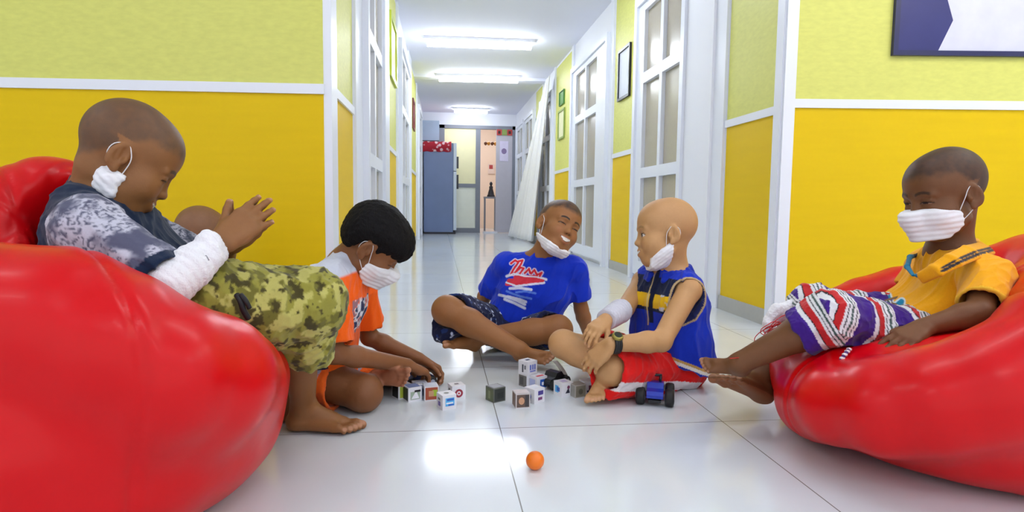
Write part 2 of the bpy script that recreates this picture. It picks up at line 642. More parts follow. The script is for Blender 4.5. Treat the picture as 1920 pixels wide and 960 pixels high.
fr = MB(); fr.box((-0.6, 15.6, 0), (2.4, 15.7, CH)); fr.box((-0.7, YF + 0.1, 0), (-0.6, 15.7, CH)); fr.box((2.4, YF + 0.1, 0), (2.5, 15.7, CH))
struct(fr.build('wall_back_room', M_peach))

# ------------------------------------------------------------------ lamps
M_tube = mat('lamp_tube', (255, 255, 255), 0.4, emit=(250, 252, 255), emit_s=11.5)  # tubes of the added, unseen lobby lamps
M_tube2 = mat('corridor_lamp_tube', (255, 255, 255), 0.4, emit=(240, 246, 255), emit_s=23.0)
M_tube3 = mat('added_lobby_tube', (255, 255, 255), 0.4, emit=(255, 250, 240), emit_s=14.5)  # stronger tubes of added lobby lamps, to brighten the right facing wall
M_fit = mat('lamp_housing', (235, 236, 240), 0.4)


def lamp(x, y, ln, rz, label, group='ceiling tube lamps', z=CH, tube=None):
    root = empty('ceiling_lamp', (x, y, z), rz)
    tag(root, label, 'lamp', group)
    h = ln / 2
    MB().box((-h - 0.04, -0.062, -0.035), (h + 0.04, 0.062, 0)).bevel(0.008).build('lamp_housing', M_fit, root)
    MB().box((-h, -0.048, -0.095), (h, 0.048, -0.034)).bevel(0.018, 3).build('lamp_tube', tube or (M_tube2 if group == 'ceiling tube lamps' else M_tube), root)
    return root


lamp(0.56, 9.22, 1.16, -0.06, 'long white tube lamp before the shallow ceiling beam')
lamp(0.60, 12.3, 0.64, 0, 'short white tube lamp over the far end of the corridor')
lamp(0.45, 7.25, 1.2, -0.03, 'white tube lamp on the corridor ceiling between the drape and the glazed doors')
lamp(0.55, 4.7, 1.2, 0, 'added unseen white tube lamp on the corridor ceiling between the first doors')  # extra tube added out of view, nearer than the visible ones
lamp(0.8, 14.3, 1.2, 0, 'added white tube lamp in the peach room at the end')  # added to light the far room and its glass
for x, y in ((-2.2, 0.9), (0.7, 1.4), (2.7, 1.5), (2.7, 0.5), (-1.9, -0.9), (0.5, -0.9), (2.7, -0.9)):  # unseen lamps added overhead to light the floor and facing walls
    lamp(x, y, 1.2, 0, 'added unseen white tube lamp on the lobby ceiling above the children', 'added lobby tube lamps', tube=M_tube3 if x > 2 and y > 0 else None)
# ------------------------------------------------------------------ anatomy
def rot_frame(fwd, up):
    f = nrm(fwd); u = np.asarray(up, float); u = nrm(u - f * (u @ f)); r = np.cross(f, u)
    return np.stack([r, f, u], 1)          # columns: right, forward, up


class Head:
    """a child's head in its own frame (x right, y forward, z up), origin between the ears"""
    def __init__(s, pos, fwd, up, sc=1.0):
        s.o = np.asarray(pos, float); s.R = rot_frame(fwd, up); s.sc = sc

    def w(s, x, y, z):
        return s.o + s.R @ (np.array([x, y, z]) * s.sc)

    def l(s, P):
        return ((P - s.o) @ s.R) / s.sc

    def E(s, S, c, r, k=0.012, op='add', rx=0.0, rz=0.0):
        R = s.R
        if rx or rz:
            cx, sx, cz, sz = math.cos(rx), math.sin(rx), math.cos(rz), math.sin(rz)
            R = R @ np.array([[cz, -sz, 0], [sz, cz, 0], [0, 0, 1]]) @ np.array([[1, 0, 0], [0, cx, -sx], [0, sx, cx]])
        S.ell(s.w(*c), np.array(r) * s.sc, R, k * s.sc, op)

    def K(s, S, a, b, ra, rb=None, k=0.008, op='add'):
        S.cone(s.w(*a), s.w(*b), ra * s.sc, (ra if rb is None else rb) * s.sc, k * s.sc, op)

    def skull(s, S, face=True, mouth=0.0, smile=0.0, eye_open=0.6, plump=0.0):
        E, K = s.E, s.K
        E(S, (0, -0.016, 0.041), (0.0735, 0.0900, 0.0830), 0.01)
        E(S, (0, 0.035, 0.041), (0.063, 0.053, 0.060), 0.03)
        E(S, (0, 0.029, -0.034), (0.058, 0.053, 0.060), 0.03)
        E(S, (0, 0.054, -0.081), (0.026, 0.022, 0.019), 0.028)
        for x in (-1, 1):
            E(S, (x * 0.035, 0.046, -0.036 + 0.006 * smile), (0.030 + plump, 0.031, 0.029 + plump), 0.024)
            K(S, (x * 0.052, 0.0, -0.056), (x * 0.026, 0.045, -0.086), 0.015, 0.014, 0.03)
        if face:
            for x in (-1, 1):
                K(S, (x * 0.016, 0.081, 0.018), (x * 0.044, 0.070, 0.018), 0.0065, 0.006, 0.014)
                E(S, (x * 0.031, 0.0925, 0.000), (0.020, 0.012, 0.011), 0.014, 'sub')
                E(S, (x * 0.031, 0.0675, -0.001), (0.0145, 0.0140, 0.0125), 0.006)
                E(S, (x * 0.031, 0.0730, 0.0075 - 0.005 * (1 - eye_open)), (0.0165, 0.0085, 0.0050), 0.005)
                E(S, (x * 0.031, 0.0720, -0.0130), (0.016, 0.0075, 0.0045), 0.006)
            K(S, (0, 0.079, 0.004), (0, 0.0875, -0.023), 0.0062, 0.0085, 0.014)
            E(S, (0, 0.0910, -0.0265), (0.0110, 0.0085, 0.0080), 0.008)
            for x in (-1, 1):
                E(S, (x * 0.0118, 0.0845, -0.029), (0.0070, 0.0085, 0.0062), 0.007)
                E(S, (x * 0.0058, 0.0885, -0.0352), (0.0027, 0.004, 0.0028), 0.003, 'sub')
            E(S, (0, 0.076, -0.056), (0.022, 0.012, 0.016), 0.014)
            U, L_ = s.lipline(mouth, smile)
            for q in np.linspace(-1, 0.75, 8):
                q2 = q + 0.25
                yy = lambda t: 0.0875 - 0.011 * t * t
                K(S, (q * s.mw(smile), yy(q) - 0.0015, U(q) + 0.0022), (q2 * s.mw(smile), yy(q2) - 0.0015, U(q2) + 0.0022), 0.0030 + 0.0012 * (1 - q * q), 0.0030 + 0.0012 * (1 - q2 * q2), 0.004)
                K(S, (q * s.mw(smile), yy(q) - 0.003, L_(q) - 0.0028), (q2 * s.mw(smile), yy(q2) - 0.003, L_(q2) - 0.0028), 0.0032 + 0.0016 * (1 - q * q), 0.0032 + 0.0016 * (1 - q2 * q2), 0.004)
        for x in (-1, 1):
            E(S, (x * 0.0745, -0.013, -0.002), (0.0085, 0.0195, 0.030), 0.008, rx=-0.2, rz=x * 0.40)
            E(S, (x * 0.0820, -0.009, 0.002), (0.0070, 0.0118, 0.0195), 0.003, 'sub', rx=-0.2, rz=x * 0.40)
            K(S, (x * 0.0765, -0.014, -0.010), (x * 0.0785, -0.016, 0.014), 0.0035, 0.0032, 0.003)
            E(S, (x * 0.0765, 0.001, -0.007), (0.0045, 0.005, 0.007), 0.004)
            E(S, (x * 0.0755, -0.007, -0.028), (0.0055, 0.008, 0.009), 0.006)
        return S

    def mw(s, smile):
        return 0.0175 + 0.0085 * smile

    def lipline(s, mouth, smile):
        zc = -0.0555
        U = lambda t: zc + 0.0085 * smile * t * t + mouth * 0.5 * (1 - t * t)
        L_ = lambda t: zc + 0.0085 * smile * t * t - mouth * 1.3 * (1 - t * t)
        return U, L_

    def paint(s, V, c, skin, hair=None, hair_amt=0.0, mouth=0.0, smile=0.0, eye_open=0.6, look=0.0, brow=0.8, hl=0.055, spark=True):
        """skin colours in the head's own frame: stubble, brows, eyes, lips"""
        p = s.l(V)
        x, y, z = p.T
        near = (np.abs(x) < 0.12) & (np.abs(y) < 0.13) & (z > -0.115) & (z < 0.14)
        skin0 = skin
        skin = lin(skin)

        def mix(m, col):
            m = (m * near)[:, None]
            c[:] = c * (1 - m) + lin(col) * m
        if hair is not None:
            line = np.where(y > 0.02, hl + (y - 0.06) * -0.1 + np.minimum(0.4 * (np.abs(x) - 0.045), 0.0) * 0, np.where(y > -0.035, 0.008 + (y + 0.035) / 0.055 * (hl - 0.01), -0.052 + (y + 0.09) * 1.0))
            line = np.where((y > 0.02) & (np.abs(x) > 0.05), line - 0.25 * (np.abs(x) - 0.05) * 4 * 0.3, line)
            n = fbm(p, 90, 3, 3) - 0.5
            m = sst(-0.012, 0.012, z - line + n * 0.010) * hair_amt * (0.85 + 0.5 * n)
            m = m * (1 - ((np.abs(x) > 0.0715) & (z < 0.035) & (y > -0.04)))
            mix(np.clip(m, 0, 1), hair)
        f = y > 0.045
        ax = np.abs(x)
        # brows
        bz = 0.0205 + 0.005 * np.sin((ax - 0.012) / 0.036 * PI)
        m = sst(0.0050, 0.0022, np.abs(z - bz)) * sst(0.010, 0.014, ax) * sst(0.050, 0.042, ax) * f * brow
        mix(m, (26, 16, 12))
        # eyes
        ez = -0.002
        u = (ax - 0.031) / 0.0152
        hgt = 0.0070 * eye_open * np.sqrt(np.clip(1 - u * u, 0, 1))
        lidz = ez + 0.002 * (1 - u * u) * (1 - eye_open)
        m = f * (np.abs(u) < 1) * sst(0.001, -0.0005, np.abs(z - lidz) - hgt)
        mix(m, (225, 220, 214) if eye_open > 0.4 else (150, 120, 100))
        ir = np.sqrt((x - np.sign(x) * 0.031 - look) ** 2 + (z - lidz + 0.0005) ** 2)
        mix(m * sst(0.0088, 0.0076, ir), (30, 16, 10))
        lash = f * (np.abs(u) < 1.08) * sst(0.0022, 0.0010, np.abs(z - lidz - hgt)) * (z > lidz - 0.001 - 0.002 * (eye_open < 0.4))
        mix(lash * 0.95, (18, 10, 8))
        sh = f * (np.abs(u) < 1.0) * sst(0.0018, 0.0008, np.abs(z - lidz - hgt - 0.0055)) * 0.4
        mix(sh, (70, 40, 24))
        # lips / mouth
        wd = s.mw(smile)
        lx = np.clip(ax / wd, 0, 1.3)
        U, L_ = s.lipline(mouth, smile)
        zu, zl = U(lx), L_(lx)
        fl = f & (y > 0.060)
        lip = fl * (lx < 1.06) * sst(0.0014, -0.0008, np.maximum(z - zu - 0.0058 * (1.08 - lx ** 2), zl - 0.0078 * (1.08 - lx ** 2) - z))
        mix(lip * 0.7, tuple(0.62 * np.array(skin0) + 0.38 * np.array((176, 84, 76))))
        if mouth > 0:
            gap = fl * (lx < 1.0) * sst(0.0004, -0.0006, np.maximum(z - zu, zl - z))
            mix(gap, (58, 18, 18))
            tt = gap * (lx < 0.86) * (z > zl + 0.18 * (zu - zl))
            mix(tt, (238, 234, 226)); mix(tt * sst(0.0009, 0.0004, np.abs((x % 0.0085) - 0.004)) * 0.5, (150, 120, 110))
        else:
            mix(fl * (lx < 1.05) * sst(0.0014, 0.0006, np.abs(z - zu)), (70, 32, 28))
        # nostrils
        m = f * (sst(0.0032, 0.002, np.sqrt((ax - 0.0058) ** 2 + (z + 0.0355) ** 2))) * (ax < 0.012) * (y > 0.075)
        mix(m * 0.8, (60, 30, 22))
        # ear hollows and cheeks
        ck = f * sst(0.02, 0.006, np.sqrt((ax - 0.036) ** 2 + (z + 0.03) ** 2)) * 0.15
        mix(ck, (190, 110, 80))
        return c


def hand(S, W, D, N, side, curl=(0.5, 0.5, 0.5, 0.5), spread=0.06, thumb=(0.6, 0.3), s=1.0, k=0.004, base=0.15):
    """palm with four fingers and a thumb. W wrist, D towards the knuckles, N the way the palm faces, side 'R' or 'L'"""
    D = nrm(D); N = np.asarray(N, float); N = nrm(N - D * (N @ D))
    T = np.cross(D, N) if side == 'R' else np.cross(N, D)
    W = np.asarray(W, float)
    tips = []
    offs = (0.0205, 0.0068, -0.0068, -0.0195)
    klen = (0.056, 0.059, 0.057, 0.052)
    flen = (0.052, 0.058, 0.053, 0.042)
    rad = (0.0064, 0.0066, 0.0063, 0.0055)
    for i in range(4):
        kn = W + (D * klen[i] + T * offs[i] - N * 0.001) * s
        S.cone(W + (T * offs[i] * 0.55 + D * 0.006) * s, kn, 0.0115 * s, 0.0085 * s, 0.010 * s)
        ang = curl[i] * base
        p = kn
        for j, fr in enumerate((0.45, 0.31, 0.24)):
            ang += curl[i] * (0.5 if j == 0 else 0.75)
            d = D * math.cos(ang) + N * math.sin(ang) + T * (1.5 - i) * spread
            q = p + nrm(d) * flen[i] * fr * s
            r0, r1 = rad[i] * s * (1 - 0.08 * j), rad[i] * s * (1 - 0.08 * (j + 1))
            S.cone(p, q, r0, r1, k if j else 0.006 * s)
            p = q
        tips.append((p, rad[i] * s))
    S.ell(W + (D * 0.030 - T * 0.012 + N * 0.004) * s, (0.012 * s,) * 3, None, 0.012 * s)
    b = W + (D * 0.012 + T * 0.013 + N * 0.005) * s
    a, c = thumb
    d1 = nrm(D * math.cos(a) + T * math.sin(a) + N * 0.25)
    m1 = b + d1 * 0.030 * s
    S.cone(b, m1, 0.0115 * s, 0.0088 * s, 0.010 * s)
    d2 = nrm(D * math.cos(a * (1 - 0.55 * c)) + T * math.sin(a * (1 - 0.55 * c)) + N * (0.15 + 0.5 * c))
    m2 = m1 + d2 * 0.023 * s
    S.cone(m1, m2, 0.0078 * s, 0.0070 * s, k)
    d3 = nrm(d2 + D * 0.25 * c + N * 0.3 * c)
    m3 = m2 + d3 * 0.017 * s
    S.cone(m2, m3, 0.0070 * s, 0.0055 * s, k)
    tips.append((m3, 0.0058 * s))
    return tips


def foot(S, heel, toe, up, big, s=1.0, ankle=None, curl=0.0):
    """heel..toe along the sole's middle, up = towards the instep, big = sideways direction of the big toe"""
    heel = np.asarray(heel, float); toe = np.asarray(toe, float)
    f = nrm(toe - heel); L = np.linalg.norm(toe - heel)
    u = np.asarray(up, float); u = nrm(u - f * (u @ f))
    b = np.cross(f, u); b = b if b @ np.asarray(big, float) > 0 else -b
    F = Solid()
    g = L / 0.175
    def at(a, h, c):
        return heel + f * a * L + u * h * g + b * c * g
    F.ell(at(0.12, 0.022, 0), np.array([0.024, 0.026, 0.026]) * g, np.stack([b, f, u], 1), 0.01)
    F.cone(at(0.12, 0.022, -0.003), at(0.70, 0.014, -0.018), 0.021 * g, 0.0125 * g, 0.014)
    F.cone(at(0.15, 0.026, 0.003), at(0.72, 0.016, 0.017), 0.021 * g, 0.0145 * g, 0.014)
    F.cone(at(0.22, 0.055, 0.0), at(0.60, 0.026, 0.006), 0.024 * g, 0.015 * g, 0.016)
    ank = at(0.20, 0.062, 0) if ankle is None else np.asarray(ankle, float)
    F.cone(ank, at(0.17, 0.030, 0), 0.024 * g, 0.023 * g, 0.014)
    for sgn in (-1, 1):
        F.ell(at(0.21, 0.056, 0.021 * sgn), np.array([0.007, 0.010, 0.010]) * g, np.stack([b, f, u], 1), 0.008)
    F.cut(at(0, 0.001, 0), -u, 0.010)
    offs = (0.0225, 0.0075, -0.0040, -0.0145, -0.0240)
    st = (0.74, 0.77, 0.75, 0.71, 0.66)
    en = (1.00, 0.985, 0.945, 0.895, 0.835)
    rr = (0.0108, 0.0076, 0.0071, 0.0067, 0.0062)
    tips = []
    for i in range(5):
        m_ = (st[i] * 0.45 + en[i] * 0.55)
        p1 = at(m_, 0.0135 - 0.000, offs[i] * 1.03)
        p2 = at(en[i] - 0.03, 0.0085 - curl * 0.012, offs[i] * 1.07)
        F.cone(at(st[i], 0.012, offs[i]), p1, rr[i] * 1.0 * g, rr[i] * 0.95 * g, 0.004)
        F.cone(p1, p2, rr[i] * 0.92 * g, rr[i] * 1.0 * g, 0.003)
        tips.append((p2 + u * rr[i] * 0.8 * g + f * rr[i] * 0.35 * g, rr[i] * g))
    S.sub(F, 0.012)
    return ank, tips


def arm(S, sh, el, wr, r=(0.033, 0.025, 0.0185), k=0.014):
    sh, el, wr = (np.asarray(q, float) for q in (sh, el, wr))
    S.cone(sh, el, r[0], r[1], k)
    m_ = el + (wr - el) * 0.28
    S.cone(el, m_, r[1], r[1] * 1.03, k); S.cone(m_, wr, r[1] * 1.03, r[2], k)


def leg(S, hip, kn, an, r=(0.062, 0.044, 0.026), k=0.018, calf=None):
    hip, kn, an = (np.asarray(q, float) for q in (hip, kn, an))
    S.cone(hip, kn, r[0], r[1], k)
    S.ell(kn, (r[1] * 1.02,) * 3, None, k)
    m_ = kn + (an - kn) * 0.32
    if calf is not None:
        m_ = m_ + np.asarray(calf, float)
    S.cone(kn, m_, r[1] * 0.95, r[1] * 0.95, k); S.cone(m_, an, r[1] * 0.95, r[2], k)


def seg_d(P, a, b):
    a = np.asarray(a, float); ba = np.asarray(b, float) - a
    t = ((P - a) @ ba) / (ba @ ba)
    d = P - a - np.clip(t, 0, 1)[:, None] * ba
    return np.sqrt((d * d).sum(1)), t


def skin_col(V, base, seed=0):
    c = np.repeat(lin(base)[None], len(V), 0)
    n = fbm(V, 24, seed, 3)[:, None] - 0.5
    return c * (1 + 0.16 * n)


def tint(c, m, col):
    m = np.clip(m, 0, 1)[:, None]
    c[:] = c * (1 - m) + lin(col) * m


def nails(c, V, tips, skin):
    """paler nail and finger-pad tips"""
    for p, r in tips:
        d = np.sqrt(((V - p) ** 2).sum(1))
        tint(c, sst(r * 1.25, r * 0.7, d) * 0.45, (214, 160, 132))


M_skin = mat('brown_skin', (140, 90, 58), 0.52, attr=True, noise=140, vary=0.05, bump=(420, 0.06), spec=0.35)
M_cloth = mat('cotton_cloth', (60, 80, 200), 0.85, attr=True, noise=300, vary=0.08, bump=(700, 0.12), spec=0.2, sheen=0.15)
M_mask = mat('white_mask_fabric', (238, 238, 242), 0.8, noise=120, vary=0.03, bump=(500, 0.1), spec=0.2)
M_gauze = mat('white_gauze', (240, 240, 244), 0.9, noise=90, vary=0.05, bump=(260, 0.35), spec=0.15)
M_elastic = mat('white_elastic', (235, 235, 238), 0.7, noise=60, vary=0.02)
M_hair = mat('black_hair', (14, 12, 13), 0.62, attr=True, noise=160, vary=0.3, bump=(300, 0.5), spec=0.15, stretch=(1, 1, 0.35))

VB, VC = 0.0026, 0.0036      # mesh fineness of bodies and of cloth


def mask_worn(head, parent, org, name='face_mask', top=-0.014, bottom=-0.098):
    """pleated surgical mask over nose, mouth and chin, with ear loops"""
    S = Solid(); E, K = head.E, head.K
    E(S, (0, 0.030, -0.038), (0.061, 0.060, 0.066), 0.02)
    E(S, (0, 0.050, -0.083), (0.030, 0.030, 0.022), 0.03)
    K(S, (0, 0.088, -0.014), (0, 0.099, -0.034), 0.014, 0.017, 0.03)
    K(S, (0, 0.100, -0.036), (0, 0.082, -0.085), 0.020, 0.020, 0.04)
    for x in (-1, 1):
        E(S, (x * 0.036, 0.049, -0.036), (0.034, 0.036, 0.035), 0.02)
        K(S, (x * 0.054, 0.005, -0.058), (x * 0.026, 0.048, -0.088), 0.018, 0.018, 0.03)

    def region(P):
        p = head.l(P); x, y, z = p.T
        tl = top - 0.30 * np.maximum(0.075 - y, 0) - 0.0 * y
        bl = bottom + 1.0 * np.maximum(0.045 - y, 0)
        return np.maximum.reduce([z - tl, bl - z, 0.018 - y]) * head.sc
    S.cutf(region, 0.004)

    def disp(V, N):
        p = head.l(V); x, y, z = p.T
        fold = np.sin((z + 0.05 * np.abs(x) * 6 * 0.2) / 0.0135 * 2 * PI)
        return (0.0008 * fold * (0.4 + 1.2 * vnoise(p, 25, 9)) + 0.004 * (fbm(p, 40, 5, 2) - 0.5)) * head.sc
    m_ = solid_obj(name, S, 0.0026, M_mask, parent, org, disp=disp)
    straps(head, m_, org, [((0.064, 0.024, -0.036), (0.065, 0.023, -0.060))])
    return m_


def straps(head, parent, org, ends, behind=-0.030, r=0.0010):
    for sx in (-1, 1):
        for up, lo in ends:
            P = [head.w(sx * up[0], up[1], up[2]), head.w(sx * 0.0720, 0.010, -0.004), head.w(sx * 0.0745, 0.002, 0.014), head.w(sx * 0.0755, -0.010, 0.0245),
                 head.w(sx * 0.0745, -0.030, 0.014), head.w(sx * 0.0735, -0.030, -0.012), head.w(sx * 0.0705, -0.002, -0.040), head.w(sx * lo[0], lo[1], lo[2])]
            MB().tube(smooth_path(P, 4), r, 6).build('ear_loop', M_elastic, parent, shift=org)


def smooth_path(P, n=6, closed=False):
    P = [np.asarray(p, float) for p in P]
    out = []
    m_ = len(P)
    for i in range(m_ if closed else m_ - 1):
        a, b, c, d = (P[(i - 1) % m_] if closed or i else P[0]), P[i], P[(i + 1) % m_], (P[(i + 2) % m_] if closed or i + 2 < m_ else P[-1])
        for j in range(n):
            t = j / n
            out.append(0.5 * ((2 * b) + (-a + c) * t + (2 * a - 5 * b + 4 * c - d) * t * t + (-a + 3 * b - 3 * c + d) * t ** 3))
    if not closed:
        out.append(P[-1])
    return out


def wrinkle(amp, freq, seed, along=None):
    """soft creases: ridges drawn out along a direction"""
    def fn(V, N):
        q = V.copy()
        if along is not None:
            a = nrm(along)
            q = q - 0.72 * (q @ a)[:, None] * a
        warp = np.stack([vnoise(V, freq * 0.6, seed + k) for k in (1, 2, 3)], 1) - 0.5
        n = fbm(q + warp * 0.03, freq, seed, 2)
        n2 = fbm(q + warp * 0.02, freq * 2.3, seed + 5, 2)
        rid = (1 - np.abs(n * 2 - 1)) ** 3
        rid2 = (1 - np.abs(n2 * 2 - 1)) ** 3
        return amp * (1.5 * (rid - 0.45) + 0.45 * (rid2 - 0.45))
    return fn


def mask_chin(head, parent, org, z0, slope, ymax=9, ymin=-0.02, low=-0.118, crumple=0.004, far=True, pleat=0.0006):
    """a mask pulled down: a folded band that wraps the jaw below the line z = z0 - slope * y"""
    S = Solid(); E, K = head.E, head.K
    E(S, (0, 0.026, -0.046), (0.066, 0.063, 0.066), 0.02)
    E(S, (0, 0.056, -0.086), (0.034, 0.030, 0.026), 0.03)
    for x in (-1, 1):
        K(S, (x * 0.057, -0.004, -0.046), (x * 0.030, 0.048, -0.092), 0.020, 0.019, 0.03)
        E(S, (x * 0.036, 0.046, -0.050), (0.032, 0.033, 0.030), 0.02)

    def region(P):
        p = head.l(P); x, y, z = p.T
        wob = 0.004 * np.sin(x * 90 + y * 60)
        r = [z - (z0 - slope * y) - wob, low - z + 0.15 * np.abs(x), ymin - y, y - ymax]
        if not far:
            r.append(-x - 0.0)
        return np.maximum.reduce(r) * head.sc
    S.cutf(region, 0.005)

    def disp(V, N):
        p = head.l(V)
        q = (p[:, 2] + slope * p[:, 1])
        return (pleat * np.sin(q / 0.012 * 2 * PI) + crumple * (fbm(p, 55, 5, 3) - 0.5) * 2) * head.sc
    m_ = solid_obj('face_mask', S, 0.0024, M_mask, parent, org, disp=disp)
    straps(head, m_, org, [((0.066, 0.010, z0 - 0.012), (0.068, -0.004, z0 - 0.02))])
    return m_
Z3 = A3(0, 0, 1)
BODY = {}


def person(S, org, color, label, vox=VB, smooth=1):
    o = solid_obj('person', S, vox, M_skin, None, org, color=color, smooth=smooth)
    return tag(o, label, 'person')


# ================================================================== A: boy clapping on the near red bag
def build_A():
    a_ = math.radians(32); y_ = math.radians(24)
    H = Head(J(237, 302, 1.27), (math.cos(a_) * math.cos(y_), math.cos(a_) * math.sin(y_), -math.sin(a_)), (0.35, 0.19, 0.92), 0.93)
    org = J(420, 640, 1.35); org[2] = 0.0
    SKIN = (138, 92, 52)
    nb = J(186, 372, 1.29)
    shN, shF = J(166, 428, 1.16), J(205, 405, 1.41)
    elN, wrN = J(318, 534, 1.10), J(400, 468, 1.17)
    elF, wrF = J(408, 512, 1.42), J(426, 462, 1.31)
    hipN, hipF = J(378, 565, 1.22), J(372, 562, 1.42)
    knN, knF = J(574, 566, 1.36), J(578, 562, 1.52)
    B = Solid()
    H.skull(B, mouth=0.0045, smile=1.0, eye_open=0.15)
    B.cone(H.w(0, -0.030, -0.035), nb, 0.043, 0.050, 0.02)
    B.chain([nb, J(204, 455, 1.29), J(265, 525, 1.29), J(350, 578, 1.30)], [0.048, 0.06, 0.068, 0.075], 0.02)
    B.cone(nb, shN, 0.045, 0.036, 0.02); B.cone(nb, shF, 0.045, 0.036, 0.02)
    arm(B, shN, elN, wrN, (0.034, 0.027, 0.021)); arm(B, shF, elF, wrF, (0.034, 0.027, 0.020))
    D = J(512, 378, 1.25) - wrN
    t1 = hand(B, wrN + nrm(D) * 0.020, D, (0.15, 1, 0.05), 'R', (0.18, 0.15, 0.22, 0.34), 0.05, (0.62, 0.0), 1.12)
    D2 = J(518, 374, 1.275) - wrF
    t2 = hand(B, wrF + nrm(D2) * 0.008, D2, (0.1, -1, 0.0), 'L', (0.05, 0.05, 0.05, 0.1), 0.05, (0.55, 0.0), 1.10)
    heel = FL(542, 806, 0.002)
    ank, t3 = foot(B, heel, heel + A3(0.182, -0.028, 0), Z3, (0, 1, 0))
    heelF = FL(540, 806, 0.002) + A3(-0.055, 0.074, 0)
    ankF, t4 = foot(B, heelF, heelF + A3(0.175, 0.0, 0), Z3, (0, -1, 0))
    leg(B, hipN, knN, ank, (0.062, 0.046, 0.029), calf=(-0.012, 0, 0)); leg(B, hipF, knF, ankF, (0.062, 0.046, 0.029), calf=(-0.012, 0, 0))
    B.ell((hipN + hipF) / 2, (0.09, 0.10, 0.08), None, 0.03)

    def col(V, N):
        c = skin_col(V, SKIN, 1)
        H.paint(V, c, SKIN, (74, 58, 46), 0.75, 0.0045, 1.0, 0.15, hl=0.060)
        nails(c, V, t1 + t2 + t3, SKIN)
        return c
    o = person(B, org, col, 'person in camouflage trousers reclining on a red bean bag and clapping')
    # shirt with batik sleeves
    S = Solid()
    nb2 = J(180, 398, 1.29)
    for dy in (-0.055, 0, 0.055):
        e = A3(0, dy, 0)
        S.chain([nb2 + e * 0.8, J(204, 455, 1.29) + e, J(265, 525, 1.29) + e, J(350, 578, 1.30) + e], [0.056, 0.078, 0.082, 0.082], 0.03)
    S.cone(nb2, nb2 + nrm(J(195, 330, 1.28) - nb2) * 0.035, 0.060, 0.054, 0.02)
    S.ell(J(222, 425, 1.29), (0.06, 0.09, 0.06), None, 0.03)
    S.cone(nb2, shN, 0.050, 0.052, 0.03); S.cone(nb2, shF, 0.050, 0.052, 0.03)
    for s_, e_ in ((shN, elN), (shF, elF)):
        L = Solid(); d = nrm(e_ - s_)
        L.cone(s_, e_ + d * 0.02, 0.054, 0.050, 0.01); L.cut(e_ - d * 0.012, d, 0.004)
        L.cone(e_ - d * 0.05, e_ + d * 0.05, 0.042, 0.042, 0.003, 'sub')
        S.sub(L, 0.018)
    S.cone(H.w(0, -0.030, -0.035), nb, 0.05, 0.056, 0.004, 'sub') if False else None

    def scol(V, N):
        c = np.repeat(lin((16, 34, 62))[None], len(V), 0)
        d, t = seg_d(V, shN, elN)
        d2, _ = seg_d(V, J(212, 445, 1.29), J(272, 520, 1.29))
        m = (d < 0.066) & (t > -0.3) & (t < 0.83) & ((d < d2 - 0.012) | (t > 0.35))
        q = V.copy()
        n = fbm(q, 34, 2, 2); n2 = fbm(q, 120, 9, 2); n3 = fbm(q, 62, 4, 2)
        ring = np.sin(n3 * 34) * 0.5 + 0.5
        w_ = sst(0.30, 0.50, n) * sst(0.22, 0.62, ring * 0.7 + n2 * 0.5)
        tint(c, m * 1.0, (84, 86, 108))
        tint(c, m * w_ * 0.95, (196, 196, 210))
        dF, tF = seg_d(V, shF, elF)
        mF = (dF < 0.07) & (tF > 0.1) & (tF < 0.83)
        tint(c, mF * w_ * 0.8, (180, 180, 195))
        return c
    BODY['A'] = [Solid().chain([nb2, J(212, 445, 1.29), J(272, 520, 1.29), J(350, 574, 1.30)], [0.10, 0.125, 0.13, 0.12], 0.02)
                 .chain([shN, elN, wrN], [0.050, 0.046, 0.036], 0.01).chain([hipN, knN], [0.084, 0.072], 0.01).chain([hipF, knF], [0.084, 0.072], 0.01).chain([knN, ank], [0.066, 0.035], 0.01).chain([knF, ankF], [0.066, 0.035], 0.01)]
    solid_obj('shirt', S, VC, M_cloth, o, org, scol, disp=wrinkle(0.0045, 26, 3, elN - shN), smooth=1)
    # camouflage trousers
    T = Solid()
    hemN = knN + (ank - knN) * 0.44; hemF = knF + (ankF - knF) * 0.44
    T.ell((hipN + hipF) / 2 + A3(0.01, 0, 0.0), (0.11, 0.135, 0.090), None, 0.03)
    for h_, k_, m_, a2 in ((hipN, knN, hemN, ank), (hipF, knF, hemF, ankF)):
        L = Solid(); d = nrm(a2 - k_)
        L.cone(h_, k_ + A3(-0.01, 0, -0.005), 0.084, 0.070, 0.02)
        L.ell(k_ + A3(0.012, 0, 0.0), (0.072, 0.066, 0.068), None, 0.02)
        L.cone(k_, m_ + d * 0.03, 0.074, 0.060, 0.02)
        L.cone(k_ + A3(0.03, 0, -0.005), k_ + A3(0.048, -0.01, -0.03), 0.040, 0.020, 0.03)
        L.cone(h_ + (k_ - h_) * 0.55 + A3(0, 0, -0.03), k_ + (m_ - k_) * 0.7 + A3(-0.03, 0, 0), 0.048, 0.035, 0.05)
        L.cut(m_, d + A3(-0.25, 0, 0), 0.004)
        L.cone(m_ - d * 0.05, m_ + d * 0.05, 0.050, 0.052, 0.003, 'sub')
        T.sub(L, 0.02)

    def tcol(V, N):
        n1 = fbm(V, 40, 11, 3); n2 = fbm(V, 46, 23, 3); n3 = fbm(V, 60, 31, 3)
        c = np.repeat(lin((150, 146, 62))[None], len(V), 0)
        tint(c, sst(0.50, 0.55, n1), (112, 108, 44))
        tint(c, sst(0.55, 0.60, n2), (186, 180, 100))
        tint(c, sst(0.60, 0.64, n3), (72, 66, 32))
        return c
    to = solid_obj('trousers', T, VC, M_cloth, o, org, tcol, disp=wrinkle(0.007, 18, 8), smooth=1)
    M_cord = mat('black_cord', (18, 18, 22), 0.6, noise=50)
    p0 = J(446, 552, 1.125)
